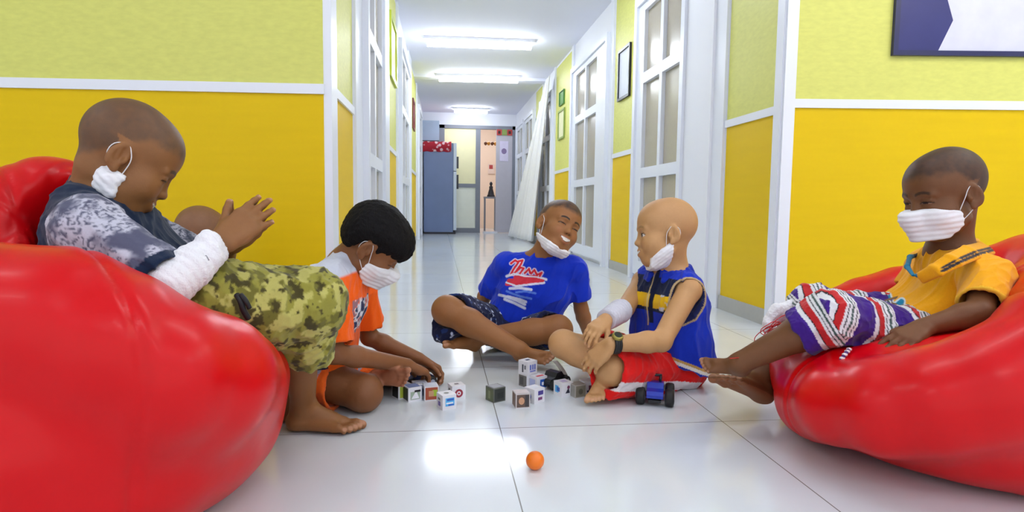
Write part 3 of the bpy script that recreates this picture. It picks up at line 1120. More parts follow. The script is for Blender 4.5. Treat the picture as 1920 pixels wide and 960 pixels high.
    MB().tube(smooth_path([J(444, 553, 1.128), J(452, 566, 1.118), J(456, 580, 1.118), J(466, 598, 1.125)], 4), 0.0055, 8).build('drawstring', M_cord, to, shift=org)
    MB().tube(smooth_path([J(452, 553, 1.125), J(461, 564, 1.115), J(468, 578, 1.118)], 4), 0.0045, 8).build('drawstring', M_cord, to, shift=org)
    # gauze round the forearm
    G = Solid(); d = nrm(wrN - elN)
    G.cone(elN - d * 0.004, elN + d * 0.05, 0.041, 0.037, 0.01); G.cone(elN + d * 0.05, wrN - d * 0.004, 0.037, 0.030, 0.01)
    G.ell(J(392, 452, 1.15), (0.022, 0.014, 0.020), None, 0.010); G.ell(J(398, 480, 1.14), (0.018, 0.012, 0.022), None, 0.010)
    G.cone(elN - d * 0.08, elN + d * 0.012, 0.031, 0.031, 0.003, 'sub'); G.cone(wrN - d * 0.012, wrN + d * 0.06, 0.024, 0.024, 0.003, 'sub')
    go = solid_obj('bandage', G, 0.003, M_gauze, o, org, disp=lambda V, N: 0.0008 * np.sin((V @ d) * 420 + 4 * fbm(V, 40, 4, 2)) + 0.005 * (fbm(V, 50, 6, 3) - 0.5))
    M_tape = mat('grey_tape', (140, 140, 150), 0.6, noise=30)
    MB().tube([J(378, 476, 1.128), J(384, 482, 1.122), J(389, 490, 1.122)], 0.0045, 8).build('tape', M_tape, go, shift=org)
    mask_chin(H, o, org, -0.026, 0.35, ymax=0.020, ymin=-0.030, low=-0.108, crumple=0.006)


# ================================================================== B: boy in orange, bent over his toys
def build_B():
    H = Head(J(700, 459, 1.76), (0.742, 0.10, -0.663), (0.672, -0.186, 0.716), 0.94)
    org = FL(640, 735); SKIN = (132, 84, 50)
    nb = J(648, 502, 1.79)
    shN, shF = J(612, 528, 1.67), J(668, 514, 1.92)
    elN, wrN = J(624, 662, 1.62), J(764, 684, 1.80)
    elF, wrF = J(692, 632, 1.97), J(786, 672, 1.95)
    pel = J(600, 700, 1.82)
    hipN, hipF = J(598, 706, 1.74), J(612, 694, 1.92)
    knN, knF = J(682, 737, 1.69), J(742, 704, 2.06)
    B = Solid()
    H.skull(B, eye_open=0.15)
    B.cone(H.w(0, -0.030, -0.035), nb, 0.042, 0.048, 0.02)
    B.chain([nb, J(632, 560, 1.79), J(610, 640, 1.80), pel], [0.055, 0.07, 0.07, 0.085], 0.03)
    B.cone(nb, shN, 0.04, 0.034, 0.02); B.cone(nb, shF, 0.04, 0.034, 0.02)
    arm(B, shN, elN, wrN, (0.033, 0.027, 0.019)); arm(B, shF, elF, wrF, (0.033, 0.026, 0.019))
    D = J(822, 706, 1.87) - wrN
    t1 = hand(B, wrN + nrm(D) * 0.01, D, (0.25, 0.35, -1), 'R', (0.75, 0.75, 0.75, 0.75), 0.05, (0.6, 0.6), 1.0)
    D2 = J(828, 700, 1.95) - wrF
    t2 = hand(B, wrF + nrm(D2) * 0.01, D2, (0.2, -0.55, -1), 'L', (0.8, 0.8, 0.85, 0.9), 0.04, (0.7, 0.6), 1.0)
    # near leg folded, far foot with its sole to us
    anN = J(690, 722, 1.93)
    heelN = J(700, 728, 1.95); heelN[2] = 0.03
    leg(B, hipN, knN, anN, (0.064, 0.047, 0.028))
    anF_h = J(688, 710, 1.80); toe = J(766, 709, 1.715)
    ankF, t3 = foot(B, anF_h, toe, (0.45, 0.9, -0.05), (0, 0.1, 1))
    leg(B, hipF, knF, ankF, (0.064, 0.047, 0.028))
    B.ell(pel, (0.09, 0.12, 0.08), None, 0.03)
    B.cut(A3(0, 0, 0.001), A3(0, 0, -1), 0.004)

    def col(V, N):
        c = skin_col(V, SKIN, 2)
        H.paint(V, c, SKIN, (16, 12, 12), 1.0, 0, 0, 0.15, hl=0.050)
        dF, tF = seg_d(V, anF_h, toe)
        sole = (dF < 0.035) & (N[:, 1] < -0.35)
        tint(c, sole * 0.45, (205, 140, 110))
        nails(c, V, t1 + t2 + t3, SKIN)
        return c
    o = person(B, org, col, 'person with thick black hair in an orange T-shirt bent over toys on the floor')
    # hair
    S = Solid()
    H.E(S, (0, -0.018, 0.045), (0.081, 0.098, 0.084), 0.02)
    H.E(S, (0, 0.040, 0.056), (0.068, 0.060, 0.052), 0.03)
    H.E(S, (0, 0.078, 0.040), (0.050, 0.022, 0.030), 0.02)
    H.E(S, (0, -0.060, 0.00), (0.062, 0.045, 0.055), 0.03)

    def hl(P):
        p = H.l(P); x, y, z = p.T
        n = 0.007 * np.sin(x * 330 + 2 * np.sin(x * 97)) + 0.004 * np.sin(y * 260)
        low = np.interp(y, [-0.12, -0.05, -0.030, 0.012, 0.018, 0.040, 0.06, 0.09], [-0.056, -0.050, 0.020, 0.024, 0.002, 0.004, 0.030, 0.018])
        return (low + n - z) * H.sc
    S.cutf(hl, 0.005)

    def hd(V, N):
        p = H.l(V)
        q = np.stack([p[:, 0] * 1.0, p[:, 1] * 0.45, p[:, 2] * 0.45], 1)
        return 0.006 * (fbm(q, 150, 3, 3) - 0.5) + 0.004 * (fbm(p, 30, 8, 2) - 0.5)
    solid_obj('hair', S, 0.0026, M_hair, o, org, lambda V, N: np.repeat(lin((15, 13, 15))[None], len(V), 0), disp=hd)
    mask_worn(H, o, org)
    # T-shirt
    S = Solid()
    for dy in (-0.05, 0, 0.05):
        e = A3(0, dy, 0)
        S.chain([nb + e * 0.8 + A3(-0.01, 0, -0.03), J(628, 560, 1.79) + e, J(608, 640, 1.80) + e, J(600, 690, 1.81) + e], [0.058, 0.078, 0.080, 0.088], 0.03)
    S.cone(nb + A3(-0.008, 0, -0.025), nb + nrm(H.w(0, -0.03, -0.035) - nb) * 0.024, 0.060, 0.052, 0.02)
    S.cone(nb + A3(0, 0, -0.02), shN, 0.050, 0.050, 0.03); S.cone(nb + A3(0, 0, -0.02), shF, 0.050, 0.050, 0.03)
    for s_, e_, f_ in ((shN, elN, 0.88), (shF, elF, 0.80)):
        L = Solid(); d = nrm(e_ - s_); m_ = s_ + (e_ - s_) * f_
        L.cone(s_, m_ + d * 0.03, 0.050, 0.060, 0.01); L.cut(m_, d, 0.004)
        L.cone(m_ - d * 0.05, m_ + d * 0.06, 0.046, 0.054, 0.003, 'sub')
        S.sub(L, 0.02)
    zy = J(620, 524, 1.68)[2]
    S.cut(J(600, 706, 1.80), (0.0, 0, -1), 0.004)

    def scol(V, N):
        c = np.repeat(lin((250, 100, 14))[None], len(V), 0)
        yoke = sst(-0.004, 0.004, V[:, 2] - zy - 0.25 * (V[:, 0] - shN[0]))
        tint(c, yoke, (206, 210, 224))
        dn = np.sqrt((((V - nb - A3(0.006, 0, -0.004)) * A3(1, 0.8, 0.75)) ** 2).sum(1))
        d1, t1_ = seg_d(V, nb + A3(0.04, -0.035, 0.02), nb + A3(0.065, -0.06, -0.10))
        tint(c, sst(0.022, 0.016, d1), (250, 100, 14))
        tint(c, (V[:, 0] > nb[0] + 0.05), (250, 100, 14))
        # picture on the chest
        ctr = J(666, 590, 1.74)
        u = V - ctr
        m = (np.abs(u[:, 2]) < 0.050) & (u[:, 0] > -0.012) & (V[:, 1] < 1.86) & (V[:, 1] > 1.60)
        dN, tN = seg_d(V, shN, elN)
        m = m & (dN > 0.064)
        n = fbm(V, 60, 5, 2)
        tint(c, m * sst(0.40, 0.44, n), (225, 228, 236)); tint(c, m * sst(0.56, 0.60, n), (40, 50, 90)); tint(c, m * sst(0.40, 0.36, n) * 0.8, (120, 120, 140))
        return c
    solid_obj('t_shirt', S, VC, M_cloth, o, org, scol, disp=wrinkle(0.006, 20, 13, A3(0.2, 0, 1)), smooth=1)
    # shorts
    T = Solid()
    T.ell(pel + A3(0, 0, 0.0), (0.105, 0.135, 0.085), None, 0.03)
    for h_, k_, f_ in ((hipN, knN, 0.42), (hipF, knF, 0.6)):
        L = Solid(); d = nrm(k_ - h_); m_ = h_ + (k_ - h_) * f_
        L.cone(h_, m_ + d * 0.03, 0.080, 0.074, 0.02); L.cut(m_, d + A3(0, 0, 0.25), 0.004)
        L.cone(m_ - d * 0.04, m_ + d * 0.06, 0.062, 0.066, 0.003, 'sub')
        T.sub(L, 0.02)
    T.cut(A3(0, 0, 0.003), A3(0, 0, -1), 0.004)

    def tcol(V, N):
        c = np.repeat(lin((246, 104, 30))[None], len(V), 0)
        dN, t = seg_d(V, hipN, knN)
        b = (t > 0.10) & (t < 0.24); tint(c, b, (170, 172, 190)); tint(c, (t > 0.14) & (t < 0.18), (250, 240, 235))
        tint(c, (V[:, 2] > 0.125), (40, 44, 74))
        return c
    solid_obj('shorts', T, VC, M_cloth, o, org, tcol, disp=wrinkle(0.005, 22, 17), smooth=1)


# ================================================================== C: laughing boy in the blue T-shirt
def build_C():
    H = Head(J(1045, 429, 2.32), (0.392, -0.90, 0.15), (0.34, 0.33, 0.87), 0.98)
    org = FL(950, 665); SKIN = (148, 98, 56)
    nb = J(1014, 486, 2.37)
    shR, shL = J(950, 497, 2.42), J(1076, 505, 2.36)
    elR, wrR = J(908, 556, 2.52), J(892, 616, 2.68)
    elL, wrL = J(1090, 580, 2.38), J(1104, 632, 2.42)
    pel = J(958, 616, 2.44)
    hipR, hipL = J(925, 612, 2.40), J(990, 620, 2.40)
    knR, knL = J(838, 582, 2.20), J(1046, 618, 2.18)
    B = Solid()
    H.skull(B, mouth=0.0085, smile=1.0, eye_open=0.22)
    B.cone(H.w(0, -0.030, -0.035), nb, 0.042, 0.048, 0.02)
    B.chain([nb + A3(0, 0, -0.02), J(1004, 545, 2.40), J(980, 590, 2.43), pel], [0.055, 0.075, 0.075, 0.085], 0.03)
    B.cone(nb, shR, 0.04, 0.036, 0.02); B.cone(nb, shL, 0.04, 0.036, 0.02)
    arm(B, shR, elR, wrR, (0.035, 0.027, 0.020)); arm(B, shL, elL, wrL, (0.035, 0.027, 0.020))
    zf = 0.013
    hl_ = wrL.copy(); hl_[2] = 0.03
    t1 = hand(B, wrL + A3(0, 0, -0.012), A3(0.25, -0.5, -0.55), A3(0.2, 0.2, -1), 'L', (0.0, 0.0, 0.0, 0.0), 0.12, (0.9, 0.0), 1.0)
    t2 = hand(B, wrR + A3(0, 0, -0.012), A3(-0.3, 0.6, -0.5), A3(0, 0.0, -1), 'R', (0.0, 0.0, 0.0, 0.0), 0.12, (0.9, 0.0), 1.0)
    # right shin crosses in front, its foot at the near side; left foot tucked under
    hR, tR = J(968, 670, 2.14), J(1040, 676, 2.06)
    ankR, t3 = foot(B, hR, tR, A3(0.1, -0.75, 0.65), A3(0.3, 0, 1))
    hL, tL = J(890, 656, 2.27), J(826, 642, 2.17)
    ankL, t4 = foot(B, hL, tL, A3(-0.1, 0.55, -0.8) * -1, A3(0, -0.8, 0.5))
    leg(B, hipR, knR, ankR, (0.064, 0.050, 0.029)); leg(B, hipL, knL, ankL, (0.064, 0.050, 0.029))
    B.ell(pel, (0.12, 0.10, 0.08), None, 0.03)
    B.cut(A3(0, 0, 0.001), A3(0, 0, -1), 0.004)

    def col(V, N):
        c = skin_col(V, SKIN, 3)
        H.paint(V, c, SKIN, (40, 34, 34), 0.92, 0.0085, 1.0, 0.22, hl=0.062, brow=1.0)
        nails(c, V, t1 + t3 + t4, SKIN)
        return c
    o = person(B, org, col, 'laughing person sitting cross-legged in a blue T-shirt with red and white print')
    # T-shirt
    S = Solid(); ax = nrm(shL - shR)
    for q in (-0.058, 0, 0.058):
        e = ax * q
        S.chain([nb + e * 0.9 + A3(0, 0.01, -0.045), J(1003, 545, 2.39) + e, J(982, 592, 2.41) + e, J(968, 612, 2.42) + e], [0.064, 0.082, 0.080, 0.080], 0.03)
    S.cone(nb + A3(0, 0.0, -0.03), nb + A3(0.006, 0, -0.002), 0.064, 0.056, 0.02)
    S.cone(nb + A3(0, 0, -0.03), shR, 0.050, 0.050, 0.03); S.cone(nb + A3(0, 0, -0.03), shL, 0.050, 0.050, 0.03)
    for s_, e_, f_ in ((shR, elR, 0.84), (shL, elL, 0.72)):
        L = Solid(); d = nrm(e_ - s_); m_ = s_ + (e_ - s_) * f_
        L.cone(s_, m_ + d * 0.03, 0.050, 0.050, 0.01); L.cut(m_, d, 0.004)
        L.cone(m_ - d * 0.05, m_ + d * 0.06, 0.038, 0.044, 0.003, 'sub')
        S.sub(L, 0.022)
    S.cut(J(966, 617, 2.40), J(966, 617, 2.40) - J(1003, 545, 2.40) + A3(0.03, 0, 0), 0.006)
    # print: strokes in the plane of the chest, given by points of the photographed shirt
    base = J(990, 540, 2.31)
    def stroke(pts):
        return [J(a, b, 2.31) for a, b in pts]
    red = [stroke(s_) for s_ in ([(958, 494), (966, 488), (972, 492), (964, 503), (958, 514)], [(972, 490), (980, 488), (976, 497), (968, 508)], [(962, 514), (976, 502), (982, 503), (974, 514)],
                                 [(984, 512), (992, 504), (994, 512)], [(996, 513), (1002, 506), (1006, 514)], [(1008, 515), (1016, 511), (1012, 518)])]
    blob = [((955, 527), (1016, 526), 0.0095), ((966, 520), (1006, 519), 0.007), ((950, 533), (990, 532), 0.006)]
    wh = [stroke(s_) for s_ in ([(950, 518), (964, 513), (984, 518), (1005, 519), (1024, 524)], [(950, 530), (968, 536), (992, 533), (1020, 530)], [(956, 541), (975, 540), (996, 543)],
                                [(936, 553), (952, 557), (968, 563), (984, 571)], [(946, 561), (964, 568), (984, 578)], [(952, 556), (976, 562), (986, 566)])]
    lb = [stroke(s_) for s_ in ([(968, 548), (985, 546), (1004, 550)], [(950, 546), (962, 551), (976, 556), (996, 560)])]

    def scol(V, N):
        c = np.repeat(lin((16, 52, 196))[None], len(V), 0)
        pl = V.copy()
        front = (N[:, 1] < -0.1)
        # flatten along the sight line so that the strokes lie on the cloth
        flat = CAM_P + (V - CAM_P) * ((2.31 - 0.0) / V[:, 1])[:, None]
        def dist(L):
            return np.min([seg_d(flat, L[i], L[i + 1])[0] for i in range(len(L) - 1)], 0)
        for L in wh: tint(c, front * sst(0.0062, 0.0040, dist(L)), (214, 220, 240))
        for L in lb: tint(c, front * sst(0.0050, 0.0030, dist(L)), (90, 130, 225))
        for L in red: tint(c, front * sst(0.0085, 0.0065, dist(L)) * 0.9, (235, 225, 240))
        for a, b, r in blob: tint(c, front * sst(r + 0.001, r - 0.001, seg_d(flat, J(*a, 2.31), J(*b, 2.31))[0]), (216, 54, 70))
        for L in red: tint(c, front * sst(0.0048, 0.0032, dist(L)), (222, 40, 52))
        for L in wh[:2]: tint(c, front * sst(0.0034, 0.0022, dist(L)), (226, 228, 244))
        dn = np.sqrt((((V - nb) * A3(1, 1, 1)) ** 2).sum(1))
        return c
    solid_obj('t_shirt', S, 0.0026, M_cloth, o, org, scol, disp=wrinkle(0.006, 17, 19, A3(0.4, 0, 1)), smooth=1)
    # shorts
    T = Solid()
    T.ell(pel + A3(0, -0.01, 0.0), (0.135, 0.115, 0.075), None, 0.03)
    for h_, k_, f_, r_ in ((hipR, knR, 0.93, 0.074), (hipL, knL, 0.80, 0.068)):
        L = Solid(); d = nrm(k_ - h_); m_ = h_ + (k_ - h_) * f_
        L.cone(h_, m_ + d * 0.03, 0.078, r_, 0.02)
        if k_ is knR:
            L.cone(h_ + (k_ - h_) * 0.5, m_ + A3(-0.02, 0.0, -0.075), 0.055, 0.046, 0.03)
        L.cut(m_, d + (A3(0, -0.35, 0.30) if k_ is knR else A3(0, -0.4, 0.2)), 0.004)
        L.cone(m_ - d * 0.05, m_ + d * 0.08, 0.058, 0.064, 0.003, 'sub')
        T.sub(L, 0.02)
    T.cut(A3(0, 0, 0.003), A3(0, 0, -1), 0.004)

    def tcol(V, N):
        c = np.repeat(lin((16, 22, 58))[None], len(V), 0)
        n = fbm(V, 48, 7, 2); n2 = fbm(V, 70, 15, 2)
        tint(c, sst(0.60, 0.66, n) * 0.5, (40, 70, 140))
        tint(c, sst(0.70, 0.74, n2), (190, 200, 225))
        return c
    solid_obj('shorts', T, VC, M_cloth, o, org, tcol, disp=wrinkle(0.006, 20, 21), smooth=1)
    mask_chin(H, o, org, -0.055, 0.50, low=-0.124, crumple=0.003)


# ================================================================== D: bald boy in the sleeveless blue shirt
def build_D():
    H = Head(J(1247, 441, 1.88), (-0.985, 0.155, -0.02), (0.025, 0.119, 0.993), 0.97)
    org = FL(1225, 738); SKIN = (192, 146, 98)
    nb = J(1258, 512, 1.90)
    shN, shF = J(1292, 544, 1.80), J(1206, 528, 2.00)
    elN, wrN = J(1240, 640, 1.69), J(1146, 645, 1.66)
    elF, wrF = J(1172, 578, 1.90), J(1136, 600, 1.78)
    pel = J(1262, 682, 1.90)
    hipN, hipF = J(1272, 690, 1.90), J(1235, 684, 2.04)
    knN, knF = J(1148, 692, 1.72), J(1056, 645, 1.87)
    f_ = nrm((-math.cos(0.6), -math.sin(0.6), 0))
    B = Solid()
    H.skull(B, mouth=0.0055, smile=0.6, eye_open=0.85, plump=0.003)
    B.cone(H.w(0, -0.026, -0.035), nb, 0.042, 0.046, 0.02)
    B.chain([nb, J(1250, 570, 1.90), J(1255, 630, 1.90), pel], [0.055, 0.07, 0.072, 0.085], 0.03)
    B.cone(nb, shN, 0.04, 0.037, 0.02); B.cone(nb, shF, 0.04, 0.037, 0.02)
    arm(B, shN, elN, wrN, (0.036, 0.029, 0.021)); arm(B, shF, elF, wrF, (0.034, 0.028, 0.021))
    D = J(1098, 690, 1.69) - wrN
    t1 = hand(B, wrN + nrm(D) * 0.006, D, A3(0.35, 0.75, -0.6), 'L', (0.35, 0.35, 0.4, 0.45), 0.05, (0.6, 0.5), 1.04)
    D2 = J(1096, 634, 1.70) - wrF
    t2 = hand(B, wrF + nrm(D2) * 0.006, D2, A3(0.1, 0.35, -1), 'R', (0.5, 0.5, 0.55, 0.6), 0.05, (0.6, 0.5), 1.02)
    hR, tR = J(1142, 726, 1.79), J(1112, 748, 1.67)
    hR[2] = 0.030; tR[2] = 0.012
    ankR, t3 = foot(B, hR, tR, A3(-0.15, -0.15, 1), A3(-1, 0, 0.3), curl=0.2)
    leg(B, hipF, knF, ankR, (0.056, 0.041, 0.026))
    anL = J(1215, 725, 2.02); anL[2] = 0.04
    leg(B, hipN, knN, anL, (0.064, 0.045, 0.028))
    B.ell(pel, (0.10, 0.11, 0.08), None, 0.03)
    B.cut(A3(0, 0, 0.001), A3(0, 0, -1), 0.004)

    def col(V, N):
        c = skin_col(V, SKIN, 4)
        H.paint(V, c, SKIN, (180, 134, 92), 0.35, 0.0055, 0.6, 0.85, look=0.001, brow=0.35, hl=0.062)
        nails(c, V, t1 + t2 + t3, SKIN)
        return c
    o = person(B, org, col, 'bald person in a sleeveless blue shirt and red shorts, sitting cross-legged in side view')
    # sleeveless shirt
    S = Solid(); ax = nrm(shN - shF)
    for q in (-0.060, 0, 0.060):
        e = ax * q
        S.chain([nb + e * 0.7 + A3(0, 0, -0.042), J(1252, 565, 1.90) + e, J(1256, 630, 1.90) + e, J(1264, 688, 1.90) + e * 1.0], [0.056, 0.078, 0.084, 0.094], 0.03)
    for s_ in (shN, shF):
        S.cone(nb + A3(0, 0, -0.03), nb + (s_ - nb) * 0.86, 0.048, 0.048, 0.03)
    S.cone(nb + A3(0, 0, -0.025), nb + A3(-0.004, 0, 0.010), 0.058, 0.052, 0.02)
    for s_, e_ in ((shN, elN), (shF, elF)):
        d = nrm(e_ - s_)
        S.cone(s_ + A3(0, 0, 0.004) + d * 0.016 + nrm(s_ - nb) * 0.01, s_ + d * 0.12 + nrm(s_ - nb) * 0.045, 0.046, 0.05, 0.004, 'sub')
    S.cut(J(1255, 676, 1.85), A3(-0.36, 0, -1), 0.004)
    z1, z2, z3 = J(1215, 556, 1.80)[2], J(1215, 582, 1.80)[2], J(1215, 520, 1.82)[2]
    cz = J(1255, 560, 1.90)
    arms = (shN + nrm(elN - shN) * 0.02 + nrm(shN - nb) * 0.012)

    def scol(V, N):
        c = np.repeat(lin((18, 50, 186))[None], len(V), 0)
        u = V - cz
        fr = u @ f_
        side = u @ np.cross(f_, Z3)          # towards his right
        fm = sst(0.012, 0.018, fr + 0.25 * side)
        tint(c, fm * (V[:, 2] > z1) * (V[:, 2] < z1 + 0.052), (14, 26, 62))
        tint(c, fm * (V[:, 2] < z1) * (V[:, 2] > z2), (222, 178, 24))
        tint(c, fm * (V[:, 2] < z2) * (V[:, 2] > z2 - 0.012), (14, 26, 62))
        tint(c, (fr > 0.03) * sst(0.010, 0.007, np.abs(side - 0.005)) * (V[:, 2] > z2 - 0.05), (12, 20, 50))
        tint(c, (fr > 0.03) * sst(0.004, 0.002, np.abs(side - 0.019)) * (V[:, 2] > z2 - 0.06), (196, 176, 120))
        n = fbm(V, 55, 9, 2)
        tint(c, (fm * (side < -0.03) * (V[:, 2] < z1 + 0.002) * (V[:, 2] > z2 - 0.004)) * sst(0.5, 0.55, n), (196, 200, 210))
        d = np.sqrt(((V - arms) ** 2).sum(1)); dd, tt = seg_d(V, shN + nrm(elN - shN) * 0.016 + nrm(shN - nb) * 0.01, shN + nrm(elN - shN) * 0.12 + nrm(shN - nb) * 0.045)
        tint(c, (dd < 0.0565) * (dd > 0.0505) * (tt > -0.4), (184, 160, 118))
        tint(c, (dd <= 0.0505) * (tt > -0.4), (22, 30, 80))
        hem = (V - J(1255, 676, 1.85)) @ nrm(A3(-0.36, 0, -1))
        tint(c, (hem > -0.014) * (hem < -0.004), (226, 222, 214)); tint(c, (hem > -0.022) * (hem <= -0.014), (190, 150, 80))
        return c
    so = solid_obj('sleeveless_shirt', S, 0.0025, M_cloth, o, org, scol, disp=wrinkle(0.006, 20, 23, Z3), smooth=1)
    # turned-down collar
    cr = Solid(); mid = nb + A3(-0.006, 0, 0.014)
    ring = [mid + A3(math.cos(t) * 0.062, math.sin(t) * 0.062, -0.006 + 0.012 * (math.cos(t - 0.3))) for t in np.linspace(-2.2, 3.2, 14)]
    cr.chain(ring, [0.010] * 14, 0.01)
    cr.chain([q + (q - mid) * 0.14 + A3(0, 0, -0.016) for q in ring], [0.0075] * 14, 0.014)
    solid_obj('collar', cr, 0.003, M_cloth, so, org, lambda V, N: np.repeat(lin((16, 44, 168))[None], len(V), 0))
    # red shorts with a white side stripe
    T = Solid()
    T.ell(pel + A3(0.0, 0, 0.0), (0.105, 0.125, 0.082), None, 0.03)
    for h_, k_, ff in ((hipN, knN, 1.08), (hipF, knF, 0.62)):
        L = Solid(); d = nrm(k_ - h_); m_ = h_ + (k_ - h_) * ff
        L.cone(h_, m_ + d * 0.03, 0.080, 0.072, 0.02)
        L.cone(h_ + A3(0, 0, -0.035), m_ + A3(0, 0, -0.035), 0.062, 0.050, 0.02)
        L.cut(m_, d, 0.004); L.cone(m_ - d * 0.05, m_ + d * 0.08, 0.060, 0.064, 0.003, 'sub')
        T.sub(L, 0.02)
    T.cut(A3(0, 0, 0.003), A3(0, 0, -1), 0.004)

    def tcol(V, N):
        c = np.repeat(lin((222, 20, 18))[None], len(V), 0)
        d, t = seg_d(V, hipN, knN)
        h = hipN + np.clip(t, -0.6, 1.2)[:, None] * (knN - hipN)
        rel = V[:, 2] - h[:, 2]
        m = (V[:, 1] < h[:, 1] + 0.01) & (t > 0.02) & (rel < -0.024) & (rel > -0.054)
        tint(c, m * 1.0, (226, 220, 222))
        return c
    solid_obj('shorts', T, VC, M_cloth, o, org, tcol, disp=wrinkle(0.006, 20, 27), smooth=1)
    # gauze on the far wrist
    G = Solid(); d = nrm(wrF - elF)
    G.cone(elF + d * 0.025, wrF + d * 0.002, 0.037, 0.031, 0.01)
    G.ell(elF + d * 0.05 + A3(0, 0, 0.022), (0.02, 0.02, 0.012), None, 0.01)
    G.cut(elF + d * 0.028, -d, 0.004); G.cut(wrF - d * 0.0, d, 0.004)
    solid_obj('bandage', G, 0.003, mat('grey_gauze', (206, 206, 218), 0.85, noise=90, vary=0.06, bump=(260, 0.3)), o, org, disp=lambda V, N: 0.0018 * np.sin((V @ d) * 420 + 3 * fbm(V, 40, 4, 2)) + 0.004 * (fbm(V, 50, 6, 3) - 0.5))
    # wristwatch
    wd = nrm(wrN - elN); wc = wrN - wd * 0.012
    M_rub = mat('black_rubber', (18, 18, 20), 0.5, noise=40)
    u = nrm(np.cross(wd, Z3)); v = np.cross(u, wd)
    ringp = [wc + (u * math.cos(t) + v * math.sin(t)) * 0.0245 for t in np.linspace(0, 2 * PI, 20, endpoint=False)]
    wb = MB(); wb.tube(ringp, 0.0062, 8, closed=True); wb.tube([q + wd * 0.006 for q in ringp], 0.0055, 8, closed=True); wb.tube([q - wd * 0.006 for q in ringp], 0.0055, 8, closed=True)
    wo = wb.build('wristwatch', M_rub, o, shift=org)
    fd = nrm(v * 0.75 + A3(-0.1, -0.6, 0.2))
    fd = nrm(fd - wd * (fd @ wd)); e2 = np.cross(wd, fd)
    Mf = Matrix(((wd[0], e2[0], fd[0], 0), (wd[1], e2[1], fd[1], 0), (wd[2], e2[2], fd[2], 0), (0, 0, 0, 1)))
    Mf.translation = Vector([float(q) for q in wc + fd * 0.024])
    MB().lathe([(0.0155, 0), (0.0165, 0.004), (0.0150, 0.009), (0.0110, 0.0105)], 20, Mf).build('watch_case', mat('watch_brass', (150, 140, 70), 0.35, metal=0.6, noise=30), wo, shift=org)
    MB().lathe([(0.0112, 0.0100), (0.0112, 0.0112)], 20, Mf).build('watch_face', mat('watch_dial', (30, 40, 36), 0.25, noise=40), wo, shift=org)
    mask_chin(H, o, org, -0.032, 0.75, ymax=0.058, ymin=-0.012, low=-0.118, crumple=0.003)


